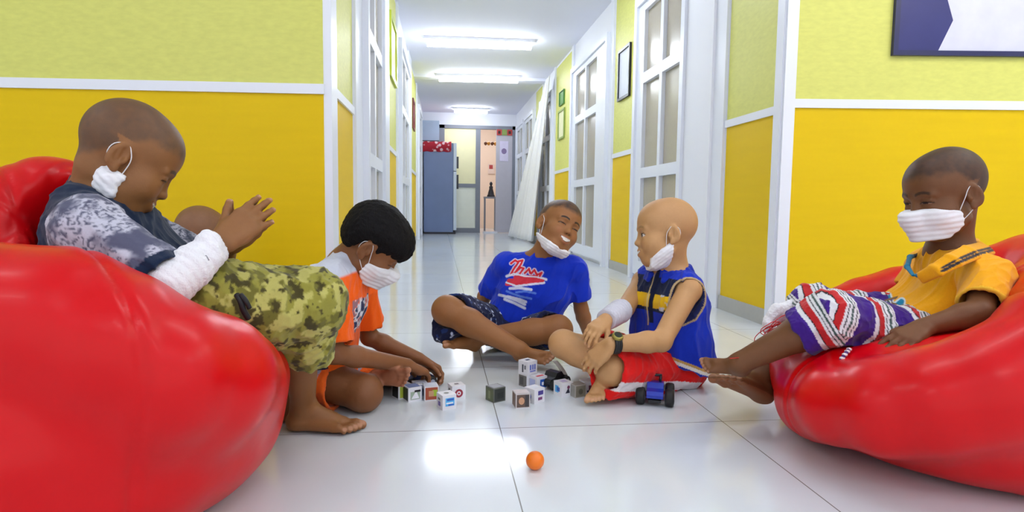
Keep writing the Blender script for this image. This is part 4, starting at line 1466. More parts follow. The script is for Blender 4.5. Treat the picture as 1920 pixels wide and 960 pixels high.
# ================================================================== E: boy in the yellow polo on the second bag
def build_E():
    H = Head(J(1771, 369, 1.40), (-0.977, 0.0, -0.213), (-0.18, 0.03, 0.98), 0.98)
    org = J(1600, 700, 1.40); org[2] = 0; SKIN = (112, 72, 42)
    nb = J(1780, 476, 1.43)
    shN, shF = J(1850, 520, 1.30), J(1740, 500, 1.58)
    elN, wrN = J(1836, 586, 1.22), J(1736, 612, 1.24)
    elF, wrF = J(1702, 560, 1.60), J(1640, 577, 1.53)
    pel = J(1692, 622, 1.43)
    hipN, hipF = J(1692, 630, 1.36), J(1672, 606, 1.50)
    knN, knF = J(1560, 596, 1.33), J(1526, 578, 1.53)
    B = Solid()
    H.skull(B, eye_open=0.35, plump=0.002)
    B.cone(H.w(0, -0.030, -0.035), nb, 0.041, 0.046, 0.02)
    B.chain([nb, J(1775, 545, 1.44), J(1730, 600, 1.44), pel], [0.055, 0.07, 0.072, 0.08], 0.03)
    B.cone(nb, shN, 0.04, 0.035, 0.02); B.cone(nb, shF, 0.04, 0.035, 0.02)
    arm(B, shN, elN, wrN, (0.033, 0.027, 0.020)); arm(B, shF, elF, wrF, (0.033, 0.026, 0.019))
    D = J(1672, 650, 1.22) - wrN
    t1 = hand(B, wrN + nrm(D) * 0.004, D, A3(0.15, 0.35, -1), 'L', (0.25, 0.25, 0.28, 0.3), 0.09, (0.8, 0.2), 1.04)
    D2 = J(1590, 590, 1.47) - wrF
    t2 = hand(B, wrF + nrm(D2) * 0.004, D2, A3(0, 0.1, -1), 'R', (0.5, 0.5, 0.5, 0.5), 0.05, (0.6, 0.5), 1.0)
    # feet: near one points at the others over the far one
    hN, tN = J(1402, 700, 1.45), J(1312, 686, 1.50)
    ankN, t3 = foot(B, hN, tN, A3(0.1, -0.75, 0.65), A3(0, 0.6, 0.8), curl=0.3)
    hF, tF = J(1440, 762, 1.56), J(1350, 712, 1.50)
    ankF, t4 = foot(B, hF, tF, A3(0.35, 0.55, 0.75), A3(-0.2, 0.8, 0.3))
    leg(B, hipN, knN, ankN, (0.060, 0.043, 0.026)); leg(B, hipF, knF, ankF, (0.060, 0.043, 0.026))
    B.ell(pel, (0.10, 0.11, 0.08), None, 0.03)

    def col(V, N):
        c = skin_col(V, SKIN, 5)
        H.paint(V, c, SKIN, (30, 24, 24), 0.78, 0, 0, 0.35, hl=0.066)
        dF_, _ = seg_d(V, hF, tF)
        tint(c, (dF_ < 0.035) * (N[:, 1] < -0.1) * (N[:, 2] < 0.2) * 0.35, (190, 124, 84))
        nails(c, V, t1 + t3 + t4, SKIN)
        return c
    o = person(B, org, col, 'masked person in a yellow polo shirt and purple striped trousers on a red bean bag')
    mask_worn(H, o, org, top=-0.016)
    # polo shirt
    S = Solid(); ax = nrm(shN - shF)
    for q in (-0.055, 0, 0.055):
        e = ax * q
        S.chain([nb + e * 0.8 + A3(0, 0, -0.04), J(1778, 545, 1.44) + e, J(1735, 600, 1.44) + e, J(1700, 622, 1.43) + e], [0.058, 0.078, 0.082, 0.084], 0.03)
    S.cone(nb + A3(0, 0, -0.03), shN, 0.050, 0.048, 0.03); S.cone(nb + A3(0, 0, -0.03), shF, 0.050, 0.048, 0.03)
    for s_, e_, f_ in ((shN, elN, 0.80), (shF, elF, 0.72)):
        L = Solid(); d = nrm(e_ - s_); m_ = s_ + (e_ - s_) * f_
        L.cone(s_, m_ + d * 0.03, 0.049, 0.050, 0.01); L.cut(m_, d, 0.004)
        L.cone(m_ - d * 0.05, m_ + d * 0.06, 0.038, 0.044, 0.003, 'sub')
        S.sub(L, 0.02)
    S.cone(J(1736, 466, 1.34), J(1717, 508, 1.34), 0.022, 0.004, 0.006, 'sub')
    star = [(1664, 556), (1652, 598)], [(1664, 556), (1672, 580)], [(1646, 582), (1684, 574)], [(1640, 592), (1660, 600)], [(1652, 598), (1690, 566)]

    def scol(V, N):
        c = np.repeat(lin((240, 168, 14))[None], len(V), 0)
        flat = CAM_P + (V - CAM_P) * (1.36 / V[:, 1])[:, None]
        fr = (N[:, 0] < 0.2) & (V[:, 1] > 1.30)
        for a, b in star:
            d = seg_d(flat, J(*a, 1.36), J(*b, 1.36))[0]
            tint(c, fr * sst(0.0125, 0.0105, d), (205, 220, 225))
        for a, b in star:
            d = seg_d(flat, J(*a, 1.36), J(*b, 1.36))[0]
            tint(c, fr * sst(0.0085, 0.0068, d), (20, 130, 170))
        d, t = seg_d(V, shN, elN)
        tint(c, (t > 0.775) * (d < 0.06), (250, 200, 60))
        return c
    BODY['E'] = [Solid().chain([nb, J(1778, 545, 1.44), J(1735, 600, 1.44), pel], [0.10, 0.125, 0.125, 0.12], 0.02)
                 .chain([hipN, knN], [0.074, 0.058], 0.01).chain([hipF, knF], [0.074, 0.058], 0.01).chain([knN, knN + (ankN - knN) * 0.7], [0.058, 0.04], 0.01).chain([shF, elF, wrF], [0.045, 0.032, 0.022], 0.01).chain([shN, elN, wrN], [0.045, 0.030, 0.020], 0.01)]
    so = solid_obj('polo_shirt', S, 0.0026, M_cloth, o, org, scol, disp=wrinkle(0.006, 20, 29, A3(1, 0, 1)), smooth=1)
    cr = Solid()
    r1 = [J(*q) for q in ((1720, 516, 1.335), (1746, 500, 1.305), (1776, 480, 1.295), (1808, 464, 1.315), (1836, 458, 1.38))]
    r2 = [J(*q) for q in ((1732, 528, 1.325), (1764, 514, 1.280), (1800, 496, 1.272), (1834, 482, 1.295), (1862, 474, 1.37))]
    for f in (0, 0.25, 0.5, 0.75, 1.0):
        cr.chain([a + (b_ - a) * f + A3(0, -0.003, 0.003) * math.sin(f * PI) for a, b_ in zip(r1, r2)], [0.005] * 5, 0.006)
    cr.chain([r1[-1], J(1830, 452, 1.48), J(1790, 450, 1.54)], [0.007] * 3, 0.006)
    cr.chain([J(*q) for q in ((1712, 516, 1.345), (1701, 500, 1.40), (1706, 482, 1.47), (1740, 472, 1.52))], [0.004, 0.006, 0.006, 0.006], 0.006)

    def ccol(V, N):
        c = np.repeat(lin((240, 168, 14))[None], len(V), 0)
        for f in (0.62, 0.85):
            rr = [a + (b_ - a) * f + A3(0, -0.006, 0.004) for a, b_ in zip(r1, r2)]
            d1 = np.min([seg_d(V, rr[q], rr[q + 1])[0] for q in range(4)], 0)
            tint(c, sst(0.0042, 0.0028, d1), (50, 52, 58))
        d2 = np.min([seg_d(V, J(*a), J(*b))[0] for a, b in (((1712, 516, 1.345), (1701, 500, 1.40)), ((1701, 500, 1.40), (1706, 482, 1.47)))], 0)
        tint(c, d2 < 0.014, (20, 122, 160))
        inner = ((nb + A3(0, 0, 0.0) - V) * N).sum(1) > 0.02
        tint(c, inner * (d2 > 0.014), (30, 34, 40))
        return c
    solid_obj('collar', cr, 0.0028, M_cloth, so, org, ccol)
    # striped trousers
    T = Solid()
    T.ell(pel + A3(-0.01, 0, 0), (0.115, 0.125, 0.082), None, 0.03)
    hemN = knN + (ankN - knN) * 0.34; hemF = knF + (ankF - knF) * 0.30
    for h_, k_, m_, a2 in ((hipN, knN, hemN, ankN), (hipF, knF, hemF, ankF)):
        L = Solid(); d = nrm(a2 - k_)
        L.cone(h_, k_, 0.076, 0.058, 0.02); L.ell(k_, (0.060,) * 3, None, 0.02)
        L.cone(k_, m_ + d * 0.03, 0.060, 0.056, 0.02); L.cut(m_, d, 0.004)
        L.cone(m_ - d * 0.04, m_ + d * 0.06, 0.046, 0.050, 0.003, 'sub')
        T.sub(L, 0.014)

    def tcol(V, N):
        c = np.repeat(lin((62, 26, 128))[None], len(V), 0)
        n = (fbm(V, 10, 3, 2) - 0.5) * 0.016
        best = np.full(len(V), 9.0); s_ = np.zeros(len(V))
        acc = 0
        for h_, k_, m_ in ((hipN, knN, hemN), (hipF, knF, hemF)):
            off = 0.0
            for a, b in ((h_, k_), (k_, m_)):
                d, t = seg_d(V, a, b); L = np.linalg.norm(b - a)
                r = d < best
                best = np.where(r, d, best); s_ = np.where(r, off + np.clip(t, -0.3, 1.3) * L, s_); off += L
        u = ((s_ + n) / 0.112 + 0.12) % 1.0
        for a, b, q in ((0.00, 0.05, (222, 222, 226)), (0.05, 0.07, (30, 28, 34)), (0.07, 0.12, (222, 222, 226)), (0.12, 0.16, (66, 88, 84)), (0.16, 0.21, (222, 222, 226)), (0.21, 0.23, (30, 28, 34)), (0.23, 0.28, (222, 222, 226)),
                        (0.28, 0.42, (190, 36, 40)), (0.42, 0.44, (30, 28, 34)), (0.44, 0.53, (222, 222, 226))):
            tint(c, (u >= a) * (u < b), q)
        return c
    to = solid_obj('trousers', T, 0.0024, M_cloth, o, org, tcol, disp=wrinkle(0.006, 22, 31), smooth=1)
    M_bead = mat('white_beads', (228, 224, 226), 0.4, noise=20)
    M_vio = mat('violet_cord', (70, 40, 110), 0.6, noise=20)
    cp = smooth_path([J(1592, 655, 1.262), J(1584, 665, 1.250), J(1574, 680, 1.245), J(1564, 700, 1.248)], 6)
    co = MB().tube(cp, 0.0042, 8).build('drawstring', M_vio, to, shift=org)
    bb = MB()
    for i in range(0, len(cp), 3):
        bb.lathe([(0.0015, -0.004), (0.0058, -0.002), (0.0058, 0.002), (0.0015, 0.004)], 10, Matrix.Translation([float(q) for q in cp[i]]))
    bb.lathe([(0.003, -0.012), (0.0075, -0.006), (0.0055, 0.006), (0.002, 0.010)], 10, Matrix.Translation([float(q) for q in cp[-1]]))
    bb.build('bead', M_bead, co, shift=org)


# ================================================================== F: child behind, only the shaven head shows
def build_F():
    H = Head(J(378, 452, 2.27), (0.55, 0.75, -0.30), (0, 0, 1), 0.98)
    org = J(378, 500, 2.27); org[2] = 0; SKIN = (150, 104, 70)
    nb = H.o + A3(-0.005, -0.01, -0.135); pel = A3(nb[0] - 0.04, nb[1] - 0.02, 0.10)
    B = Solid()
    H.skull(B, eye_open=0.7)
    B.cone(H.w(0, -0.030, -0.035), nb, 0.040, 0.045, 0.02)
    ax = nrm(np.cross(A3(0.55, 0.75, 0), Z3)); fw = nrm(A3(0.55, 0.75, 0))
    sh = [nb + ax * q + A3(0, 0, -0.035) for q in (-0.10, 0.10)]
    B.chain([nb, (nb + pel) / 2, pel], [0.055, 0.075, 0.085], 0.03)
    for q, s_ in zip((-1, 1), sh):
        B.cone(nb, s_, 0.04, 0.034, 0.02)
        el = s_ + A3(0, 0, -0.15) + fw * 0.03; wr = el + fw * 0.10 + A3(0, 0, -0.05) - ax * q * 0.03
        arm(B, s_, el, wr, (0.033, 0.026, 0.019))
        hand(B, wr, fw * 0.9 - ax * q * 0.3 + A3(0, 0, -0.3), A3(0, 0, -1), 'R' if q > 0 else 'L')
        hip = pel + ax * q * 0.05; kn = hip + fw * 0.14 + ax * q * 0.12 + A3(0, 0, -0.02); an = kn + fw * 0.04 - ax * q * 0.18 + A3(0, 0, -0.03)
        leg(B, hip, kn, an, (0.06, 0.045, 0.027))
        foot(B, an + A3(0, 0, -0.04), an + A3(0, 0, -0.04) - ax * q * 0.16, fw * 0.2 + Z3, fw)
    B.cut(A3(0, 0, 0.001), A3(0, 0, -1), 0.004)

    def col(V, N):
        c = skin_col(V, SKIN, 6)
        H.paint(V, c, SKIN, (110, 84, 66), 0.5, 0, 0, 0.7)
        return c
    o = person(B, org, col, 'person behind the clapping child, only the shaven head showing before the yellow wall', vox=0.0034)
    S = Solid()
    for q in (-0.05, 0, 0.05):
        e = ax * q
        S.chain([nb + e * 0.8 + A3(0, 0, -0.045), (nb + pel) / 2 + e, pel + A3(0, 0, -0.02) + e], [0.055, 0.078, 0.09], 0.03)
    for s_ in sh:
        S.cone(nb + A3(0, 0, -0.035), s_, 0.046, 0.046, 0.03); S.cone(s_, s_ + A3(0, 0, -0.10) + fw * 0.02, 0.046, 0.046, 0.02)
    S.cut(A3(0, 0, 0.004), A3(0, 0, -1), 0.004)
    solid_obj('t_shirt', S, 0.005, M_cloth, o, org, lambda V, N: np.repeat(lin((90, 96, 110))[None], len(V), 0), disp=wrinkle(0.004, 20, 3), smooth=1)


import time as _t
for fn in (build_A, build_B, build_C, build_D, build_E, build_F):
    _s = _t.time(); fn(); print(fn.__name__, round(_t.time() - _s, 1))
# ------------------------------------------------------------------ red bean bags
M_vinyl = mat('red_vinyl', (206, 0, 10), 0.34, noise=6, vary=0.06, bump=(9, 0.2), spec=0.26, coat=0.06)


def bag(name, ctr, S, body, seam0, label, zt, cutk=0.03):
    for k in body:
        S.sub(Solid().sub(k, 0.0).shift(-0.001), cutk, 'sub')
    S.cut(A3(0, 0, 0.002), A3(0, 0, -1), 0.03)
    ctr = np.asarray(ctr, float)

    def disp(V, N):
        r = V - ctr
        a = np.arctan2(r[:, 1], r[:, 0])
        rad = np.sqrt(r[:, 0] ** 2 + r[:, 1] ** 2)
        k = (a - seam0) / (PI / 3)
        da = np.abs(k - np.round(k)) * (PI / 3) * rad
        groove = -0.003 * np.exp(-(da / 0.006) ** 2) + 0.0015 * np.exp(-((da - 0.016) / 0.010) ** 2)
        soft = 0.016 * (fbm(V, 6, 5, 2) - 0.5)
        q = V * A3(7, 7, 7)
        pucker = 0.010 * (vnoise(q, 1.6, 8) - 0.5) * sst(zt - 0.16, zt, V[:, 2])
        return groove + soft + pucker
    o = solid_obj(name, S, 0.006, M_vinyl, None, A3(ctr[0], ctr[1], 0), disp=disp, smooth=2)
    return tag(o, label, 'bean bag')


def bags():
    def tops(pts, k=0.01):
        """a roll whose upper outline runs through the given sight lines: (px, py, Y, r)"""
        q, r = [], []
        for px, py, Y, rr in pts:
            q.append(J(px, py, Y) - A3(0, 0, rr)); r.append(rr)
        return Solid().chain(q, r, k)
    S = Solid()
    xr = J(522, 715, 1.20)[0]
    c = A3(xr - 0.47, 1.24, 0)
    S.ell(c + A3(0, 0, 0.20), (0.47, 0.45, 0.215), None, 0.02); S.ell(c + A3(0, 0, 0.13), (0.455, 0.44, 0.20), None, 0.03)
    S.sub(tops([(-60, 455, 0.98, .12), (110, 466, 0.98, .12), (200, 508, 0.98, .12), (300, 566, 1.0, .115), (380, 590, 1.06, .11), (420, 608, 1.16, .105)]), 0.05)
    S.sub(tops([(20, 300, 1.34, .13), (92, 296, 1.38, .09), (60, 400, 1.32, .16)]), 0.06)
    S.sub(tops([(330, 545, 1.58, .10), (440, 590, 1.5, .10)]), 0.06)
    p = J(290, 700, 0.86) - c
    bag('bean_bag', c, S, BODY['A'], math.atan2(p[1], p[0]), 'glossy red bean bag under the clapping person in camouflage trousers', 0.50)
    S = Solid()
    xl = J(1460, 745, 1.42)[0]
    c = A3(xl + 0.46, 1.36, 0)
    S.ell(c + A3(0, 0, 0.16), (0.46, 0.43, 0.175), None, 0.02); S.ell(c + A3(0, 0, 0.11), (0.45, 0.425, 0.17), None, 0.03)
    S.sub(tops([(1990, 560, 1.02, .11), (1860, 622, 1.04, .11), (1760, 652, 1.08, .105), (1660, 674, 1.14, .10), (1580, 684, 1.22, .09), (1530, 694, 1.36, .08)]), 0.05)
    S.sub(tops([(1556, 545, 1.72, .05), (1620, 522, 1.73, .07), (1690, 500, 1.73, .08), (1800, 478, 1.70, .10), (1940, 440, 1.62, .13), (2030, 440, 1.45, .14), (2010, 480, 1.22, .12), (1990, 545, 1.08, .11)]), 0.06)
    S.cone(J(2000, 640, 1.4), J(1950, 640, 1.3), 0.16, 0.16, 0.08)
    S.cone(c + A3(-0.02, 0.15, 0.20), c + A3(0.2, 0.0, 0.22), 0.10, 0.12, 0.06)
    bag('bean_bag', c, S, BODY['E'], -2.0, 'glossy red bean bag under the masked person in the yellow polo shirt', 0.46)


bags()

# ------------------------------------------------------------------ picture cubes
BS = 0.042
M_cube = mat('white_cube_plastic', (228, 228, 234), 0.35, noise=40, vary=0.03)


def pm(c):
    return mat('print_%d_%d_%d' % c, c, 0.4, noise=60, vary=0.08)


WH, NV, BL, SK, RD, GN, LG, BK, GY, BR, TN, PU = (236, 236, 242), (30, 40, 90), (46, 96, 190), (90, 180, 235), (190, 50, 60), (120, 140, 50), (170, 200, 60), (24, 26, 30), (120, 122, 118), (120, 84, 56), (206, 160, 120), (110, 90, 170)


def picture(parent, face, shapes, base=None, s=BS):
    """one printed face: 'f' front (-y), 's' side (-x), 'r' side (+x), 't' top. shapes: (kind, colour, u0, v0, u1, v1) in -1..1"""
    h = s / 2
    rows = {'f': ((1, 0, 0), (0, 0, 1), (0, -1, 0)), 's': ((0, -1, 0), (0, 0, 1), (-1, 0, 0)), 'r': ((0, 1, 0), (0, 0, 1), (1, 0, 0)), 't': ((1, 0, 0), (0, 1, 0), (0, 0, 1))}[face]
    U, V, N = (A3(*q) for q in rows)
    ctr = A3(0, 0, h) + N * h
    mb = MB(); mats = []; ly = 0
    def quad(pts, mi, z):
        vs = [mb.bm.verts.new([float(q) for q in ctr + U * u * h + V * v * h + N * z]) for u, v in pts]
        mb.bm.faces.new(vs).material_index = mi
    if base is not None:
        mats.append(pm(base)); quad([(-0.86, -0.86), (0.86, -0.86), (0.86, 0.86), (-0.86, 0.86)], 0, 0.0004)
    for i, (kind, colr, u0, v0, u1, v1) in enumerate(shapes):
        mats.append(pm(colr)); z = 0.0007 + 0.0002 * i
        if kind == 'b':
            quad([(u0, v0), (u1, v0), (u1, v1), (u0, v1)], len(mats) - 1, z)
        elif kind == 't':
            quad([(u0, v0), (u1, v0), ((u0 + u1) / 2 + 0.15, v1)], len(mats) - 1, z)
        elif kind == 'o':
            n = 20
            quad([((u0 + u1) / 2 + (u1 - u0) / 2 * math.cos(2 * PI * j / n), (v0 + v1) / 2 + (v1 - v0) / 2 * math.sin(2 * PI * j / n)) for j in range(n)], len(mats) - 1, z)
    return mb.build('printed_picture', mats, parent)


def cube(px, py, rz, label, body=WH, f=(), s=(), r=(), t=(), fb=None, sb=None, rb=None, tb=None, z=0.0, sc=1.0, at=None):
    p = FL(px, py) if at is None else at
    root = empty('picture_cube', (p[0], p[1], z), rz)
    tag(root, label, 'toy block', 'picture cubes on the floor')
    h = BS * sc / 2
    MB().box((-h, -h, 0), (h, h, 2 * h)).bevel(0.0022, 2).build('cube_body', M_cube if body == WH else pm(body), root)
    for face, sh, bb in (('f', f, fb), ('s', s, sb), ('r', r, rb), ('t', t, tb)):
        if sh or bb:
            picture(root, face, sh, bb, BS * sc)
    return root


cube(837, 764, 0.42, 'white cube with a pale blue picture, nearest in the loose group by the orange shirt', f=[('b', SK, -.6, -.5, .7, .6), ('b', BL, -.4, .2, .6, .5), ('b', WH, -.5, -.2, .5, 0), ('b', BL, -.2, -.45, .6, -.25)], s=[('b', PU, -.4, -.6, .3, 0), ('b', GY, -.5, .2, .3, .5)], t=[('o', GY, -.4, -.4, .3, .3)])
cube(856, 746, 0.30, 'white cube with a dark red ring picture', f=[('o', (150, 40, 60), -.6, -.65, .6, .55), ('o', WH, -.3, -.35, .3, .25), ('o', RD, -.15, -.2, .15, .1)], s=[('b', GY, -.5, -.5, .3, .5)], t=[('b', (120, 110, 120), -.3, -.2, .3, .3)])
cube(807, 747, 0.18, 'brown and red picture cube beside the bare toes', f=[('b', LG, .1, -.4, .8, .5), ('b', TN, -.4, -.4, .3, .4)], fb=(170, 80, 54), s=[('b', NV, -.5, -.5, .5, .5)], tb=(206, 212, 226))
cube(787, 742, 0.22, 'pale blue-topped cube wedged between the brown cube and the green one', fb=(150, 160, 186), s=[('b', GY, -.5, -.5, .5, .5)], t=[('b', (200, 206, 226), -.7, -.7, .7, .7)])
cube(773, 749, 0.45, 'grey picture cube with a black side, second from the toes', f=[('b', (160, 178, 158), -.7, -.7, .7, .4), ('t', WH, -.6, -.6, .6, .5), ('b', BK, -.1, .3, .8, .6)], sb=BK, tb=(120, 136, 184))
cube(753, 744, 0.55, 'lime green and black picture cube closest to the bare toes', f=[('b', (186, 200, 70), -.8, -.8, .5, .8), ('b', BK, .5, -.8, .8, .8)], sb=BK, t=[('b', GY, -.6, -.6, .6, .6)])
cube(929, 750, 0.52, 'dark olive picture cube standing alone in the middle of the floor', body=(96, 100, 92), fb=(54, 58, 56), sb=(86, 96, 62), t=[('b', (150, 152, 160), -.8, -.8, .8, .8)], f=[('b', (40, 44, 44), -.4, -.5, .6, .3)], s=[('b', (120, 128, 90), -.3, -.6, .2, .5)])
cube(977, 761, 0.12, 'brown photo cube lying before the white stack', body=(196, 190, 190), fb=(96, 76, 66), f=[('o', (200, 150, 116), -.6, -.5, .2, .5), ('b', (60, 56, 60), .3, -.8, .8, .8)], sb=(126, 102, 88), tb=(206, 196, 196))
cube(1002, 752, 0.62, 'white cube with violet dots standing in front of the white stack', f=[('b', (70, 60, 140), -.3, .1, .7, .7), ('b', (120, 60, 110), -.3, -.6, .5, -.2)], s=[('o', (70, 90, 180), -.4, -.5, .4, .3), ('t', NV, -.3, -.6, .3, .4)], t=[('b', (226, 230, 240), -.6, -.6, .6, .6)])
_st = FL(989, 724)
cube(0, 0, 0.60, 'grey-sided cube at the bottom of the white stack', sb=(110, 108, 104), f=[('b', (206, 200, 200), -.7, -.7, .7, .6)], s=[('b', (76, 74, 72), -.6, -.6, .2, .6)], at=_st)
cube(0, 0, 0.66, 'white cube with blue letters on top of the stack', f=[('b', (90, 110, 200), -.6, -.3, -.3, .5), ('b', (90, 110, 200), -.1, -.3, .15, .5), ('b', (90, 110, 200), .35, -.3, .6, .5), ('b', (120, 130, 210), -.6, -.6, .6, -.4)], s=[('b', (70, 74, 84), -.2, -.7, .1, .5), ('b', (110, 112, 120), .3, -.2, .6, .4)], t=[('b', NV, -.4, -.2, .4, .3)], at=_st, z=BS + 0.0008)
cube(1008, 728, 0.55, 'blue and red-edged cube beside the stack of white cubes', f=[('b', BL, -.4, -.7, .8, .6), ('b', WH, -.1, -.3, .3, .2)], s=[('b', (180, 190, 230), -.6, -.6, .6, .6)], t=[('b', (222, 60, 70), -.7, -.7, .7, -.2)])
cube(1056, 740, 0.45, 'white cube with a black figure beside the dark toy lorry', f=[('t', (40, 40, 60), -.4, -.5, .4, .3), ('o', (120, 60, 90), -.1, .1, .4, .6)], s=[('b', SK, -.6, -.5, .2, .5), ('b', BL, -.2, -.3, .5, .3)], t=[('b', (200, 190, 226), -.5, -.5, .5, .5)])
cube(1082, 742, 0.35, 'dull grey-brown photo cube before the crossed shin', body=(170, 166, 158), fb=(124, 120, 104), f=[('o', (92, 90, 76), -.4, -.5, .4, .4)], sb=(150, 148, 140), tb=(150, 146, 140), sc=0.92)
cube(1101, 735, 0.25, 'white cube with a dark red picture beside the bare foot', f=[('b', (110, 50, 70), -.3, -.4, .6, .4), ('b', NV, -.6, -.7, .4, -.4)], s=[('b', GY, -.4, -.4, .4, .4)], sc=0.9)

# ------------------------------------------------------------------ toys
M_tyre = mat('black_tyre', (16, 16, 18), 0.6, noise=60)
M_tblue = mat('toy_blue_plastic', (22, 52, 176), 0.28, noise=30, vary=0.05, coat=0.4)
M_tblack = mat('toy_black_plastic', (24, 26, 34), 0.35, noise=30)
M_tgrey = mat('toy_grey_plastic', (150, 156, 176), 0.4, noise=30)
M_tnavy = mat('toy_navy_plastic', (24, 32, 70), 0.35, noise=30)


def toy_car(p, rz, label, body_m, s=1.0, bar=True, tilt=None, wr=.0185, ww=.0115, tr=.026, lift=0.0):
    root = empty('toy_car', p, rz); tag(root, label, 'toy car')
    if tilt: root.rotation_euler = tilt
    prof = [(-.050, .016), (-.052, .030), (-.046, .037), (-.022, .040), (-.012, .054), (.014, .055), (.026, .041), (.046, .036), (.053, .026), (.050, .016)]
    R = Matrix(((1, 0, 0, 0), (0, 0, 1, 0), (0, 1, 0, 0), (0, 0, 0, 1)))
    Sm = Matrix.Scale(s, 4)
    b_ = MB().prism([(x * s, z * s) for x, z in [(a, b_ + lift) for a, b_ in prof]], -0.024 * s, 0.024 * s, R).bevel(0.004 * s, 3).build('car_body', body_m, root)
    MB().box((-.010 * s, -.0246 * s, (.041 + lift) * s), (.016 * s, .0246 * s, (.051 + lift) * s)).build('window', M_tblack, root)
    MB().box((-.052 * s, -.018 * s, .013 * s), (.052 * s, .018 * s, .020 * s)).bevel(0.002).build('chassis', M_tblack, root)
    for x in (-.033, .034):
        for y in (-1, 1):
            M = Matrix.Translation((x * s, y * tr * s, wr * s)) @ Matrix.Rotation(PI / 2, 4, 'X')
            wh_ = MB().lathe([(.62 * wr * s, -ww * s), (.92 * wr * s, -.87 * ww * s), (wr * s, -.45 * ww * s), (wr * s, .45 * ww * s), (.92 * wr * s, .87 * ww * s), (.62 * wr * s, ww * s)], 22, M).build('wheel', M_tyre, root)
            MB().lathe([(.42 * wr * s, -1.06 * ww * s), (.55 * wr * s, -.95 * ww * s), (.55 * wr * s, .95 * ww * s), (.42 * wr * s, 1.06 * ww * s)], 14, M).build('hubcap', M_tgrey, wh_)
    if bar:
        mb = MB()
        for y in (-.014, .014):
            mb.tube([(-.004 * s, y * s, (.052 + lift) * s), (-.006 * s, y * s, (.072 + lift) * s)], .0042 * s, 8)
        mb.tube([(-.006 * s, -.018 * s, (.073 + lift) * s), (-.006 * s, .018 * s, (.073 + lift) * s)], .0042 * s, 8)
        mb.build('roll_bar', M_tblack, root)
    return root


p = FL(1229, 754)
toy_car((p[0], p[1] + 0.004, 0.0), -1.95, 'blue toy car with black wheels by the red shorts', M_tblue, 0.98, wr=.026, ww=.0135, tr=.042, lift=.008)
p = FL(1040, 728)
toy_car((p[0], p[1] + 0.02, 0.0), 0.75, 'black and blue toy car among the cubes before the laughing person', M_tblack, 0.92, bar=False)
p = J(784, 716, 1.90)
toy_car((p[0], p[1], 0.004), 0.5, 'navy toy car under the hands of the person in orange', M_tnavy, 0.95, bar=False)
# white cap standing by the toes
p = FL(768, 728)
t = empty('bottle_cap', (p[0], p[1] + 0.03, 0)); tag(t, 'small white plastic bottle standing by the bare toes', 'bottle')
MB().lathe([(.010, 0), (.0125, .002), (.0125, .034), (.009, .040)], 18).build('bottle_body', mat('white_plastic', (226, 226, 230), 0.4, noise=30), t)
MB().lathe([(.0075, .039), (.0085, .041), (.0085, .050), (.0075, .052)], 18).build('cap', mat('ivory_plastic', (222, 214, 190), 0.4, noise=30), t)
# paper strip leaning beside the crossed leg
P = []
for u in np.linspace(0, 1, 9):
    a = FL(1064, 712); b_ = J(1040, 676, 1.93)
    q = a + (b_ - a) * u + A3(0, 0, 0.006 * math.sin(u * PI))
    P.append([q + A3(-0.009, 0, 0), q + A3(0.009, 0.003, 0)])
tag(MB().grid(P, 0.0008).build('paper_strip', mat('white_paper', (236, 232, 226), 0.7, noise=20), shift=A3(0, 0, 0)), 'white paper strip leaning on the crossed shin above the cubes', 'paper')
# orange ball
p = FL(1003, 880)
S = Solid().ell(A3(p[0], p[1], 0.020), 0.020, None)
tag(solid_obj('ball', S, 0.002, mat('orange_plastic', (240, 120, 20), 0.35, noise=20), None, A3(p[0], p[1], 0)), 'small orange ball on the tiles nearest the camera', 'ball')

# ------------------------------------------------------------------ red cord and white tissue on the far trouser leg
M_cordr = mat('red_cord', (206, 24, 30), 0.5, noise=40)
rng = random.Random(5)
mb = MB()
cc = J(1446, 612, 1.50)
path = [J(1490, 556, 1.58), J(1500, 546, 1.58), J(1528, 540, 1.56), J(1552, 550, 1.55), J(1540, 548, 1.60), J(1500, 556, 1.60)]
for i in range(9):
    a0 = rng.uniform(0, 6); rx, rz_ = rng.uniform(0.016, 0.040), rng.uniform(0.012, 0.036)
    off = A3(rng.uniform(-0.02, 0.014), rng.uniform(-0.05, -0.02), rng.uniform(-0.022, 0.018))
    path += [cc + off + A3(rx * math.cos(t), 0.012 * math.sin(2 * t + a0), rz_ * math.sin(t + 0.3 * a0)) for t in np.linspace(0, 2 * PI, 9)]
path += [J(1436, 640, 1.46), J(1418, 650, 1.44), J(1396, 668, 1.42), J(1368, 672, 1.41)]
mb.tube(smooth_path(path, 5), 0.0011, 5)
tag(mb.build('cord', M_cordr, shift=cc, loc=cc), 'tangled thin red cord in loops beside the striped trouser hem', 'cord')
S = Solid()
for a, b_, r in (((1450, 588), (1482, 570), .016), ((1440, 604), (1466, 594), .015), ((1456, 578), (1484, 586), .013), ((1436, 618), (1452, 600), .011)):
    S.cone(J(*a, 1.515), J(*b_, 1.53), r, r * 0.8, 0.012)
tag(solid_obj('tissue', S, 0.0026, M_gauze, None, J(1462, 590, 1.52), disp=lambda V, N: 0.010 * (fbm(V, 70, 4, 3) - 0.5)), 'crumpled white tissue beside the knee in striped trousers', 'tissue')

# ------------------------------------------------------------------ things on the walls
def flat_box(Mw, x0, x1, z0, z1, y0, y1, name, m_, parent):
    return MB().box((x0, y0, z0), (x1, y1, z1), Mw).build(name, m_, parent, shift=parent.location)


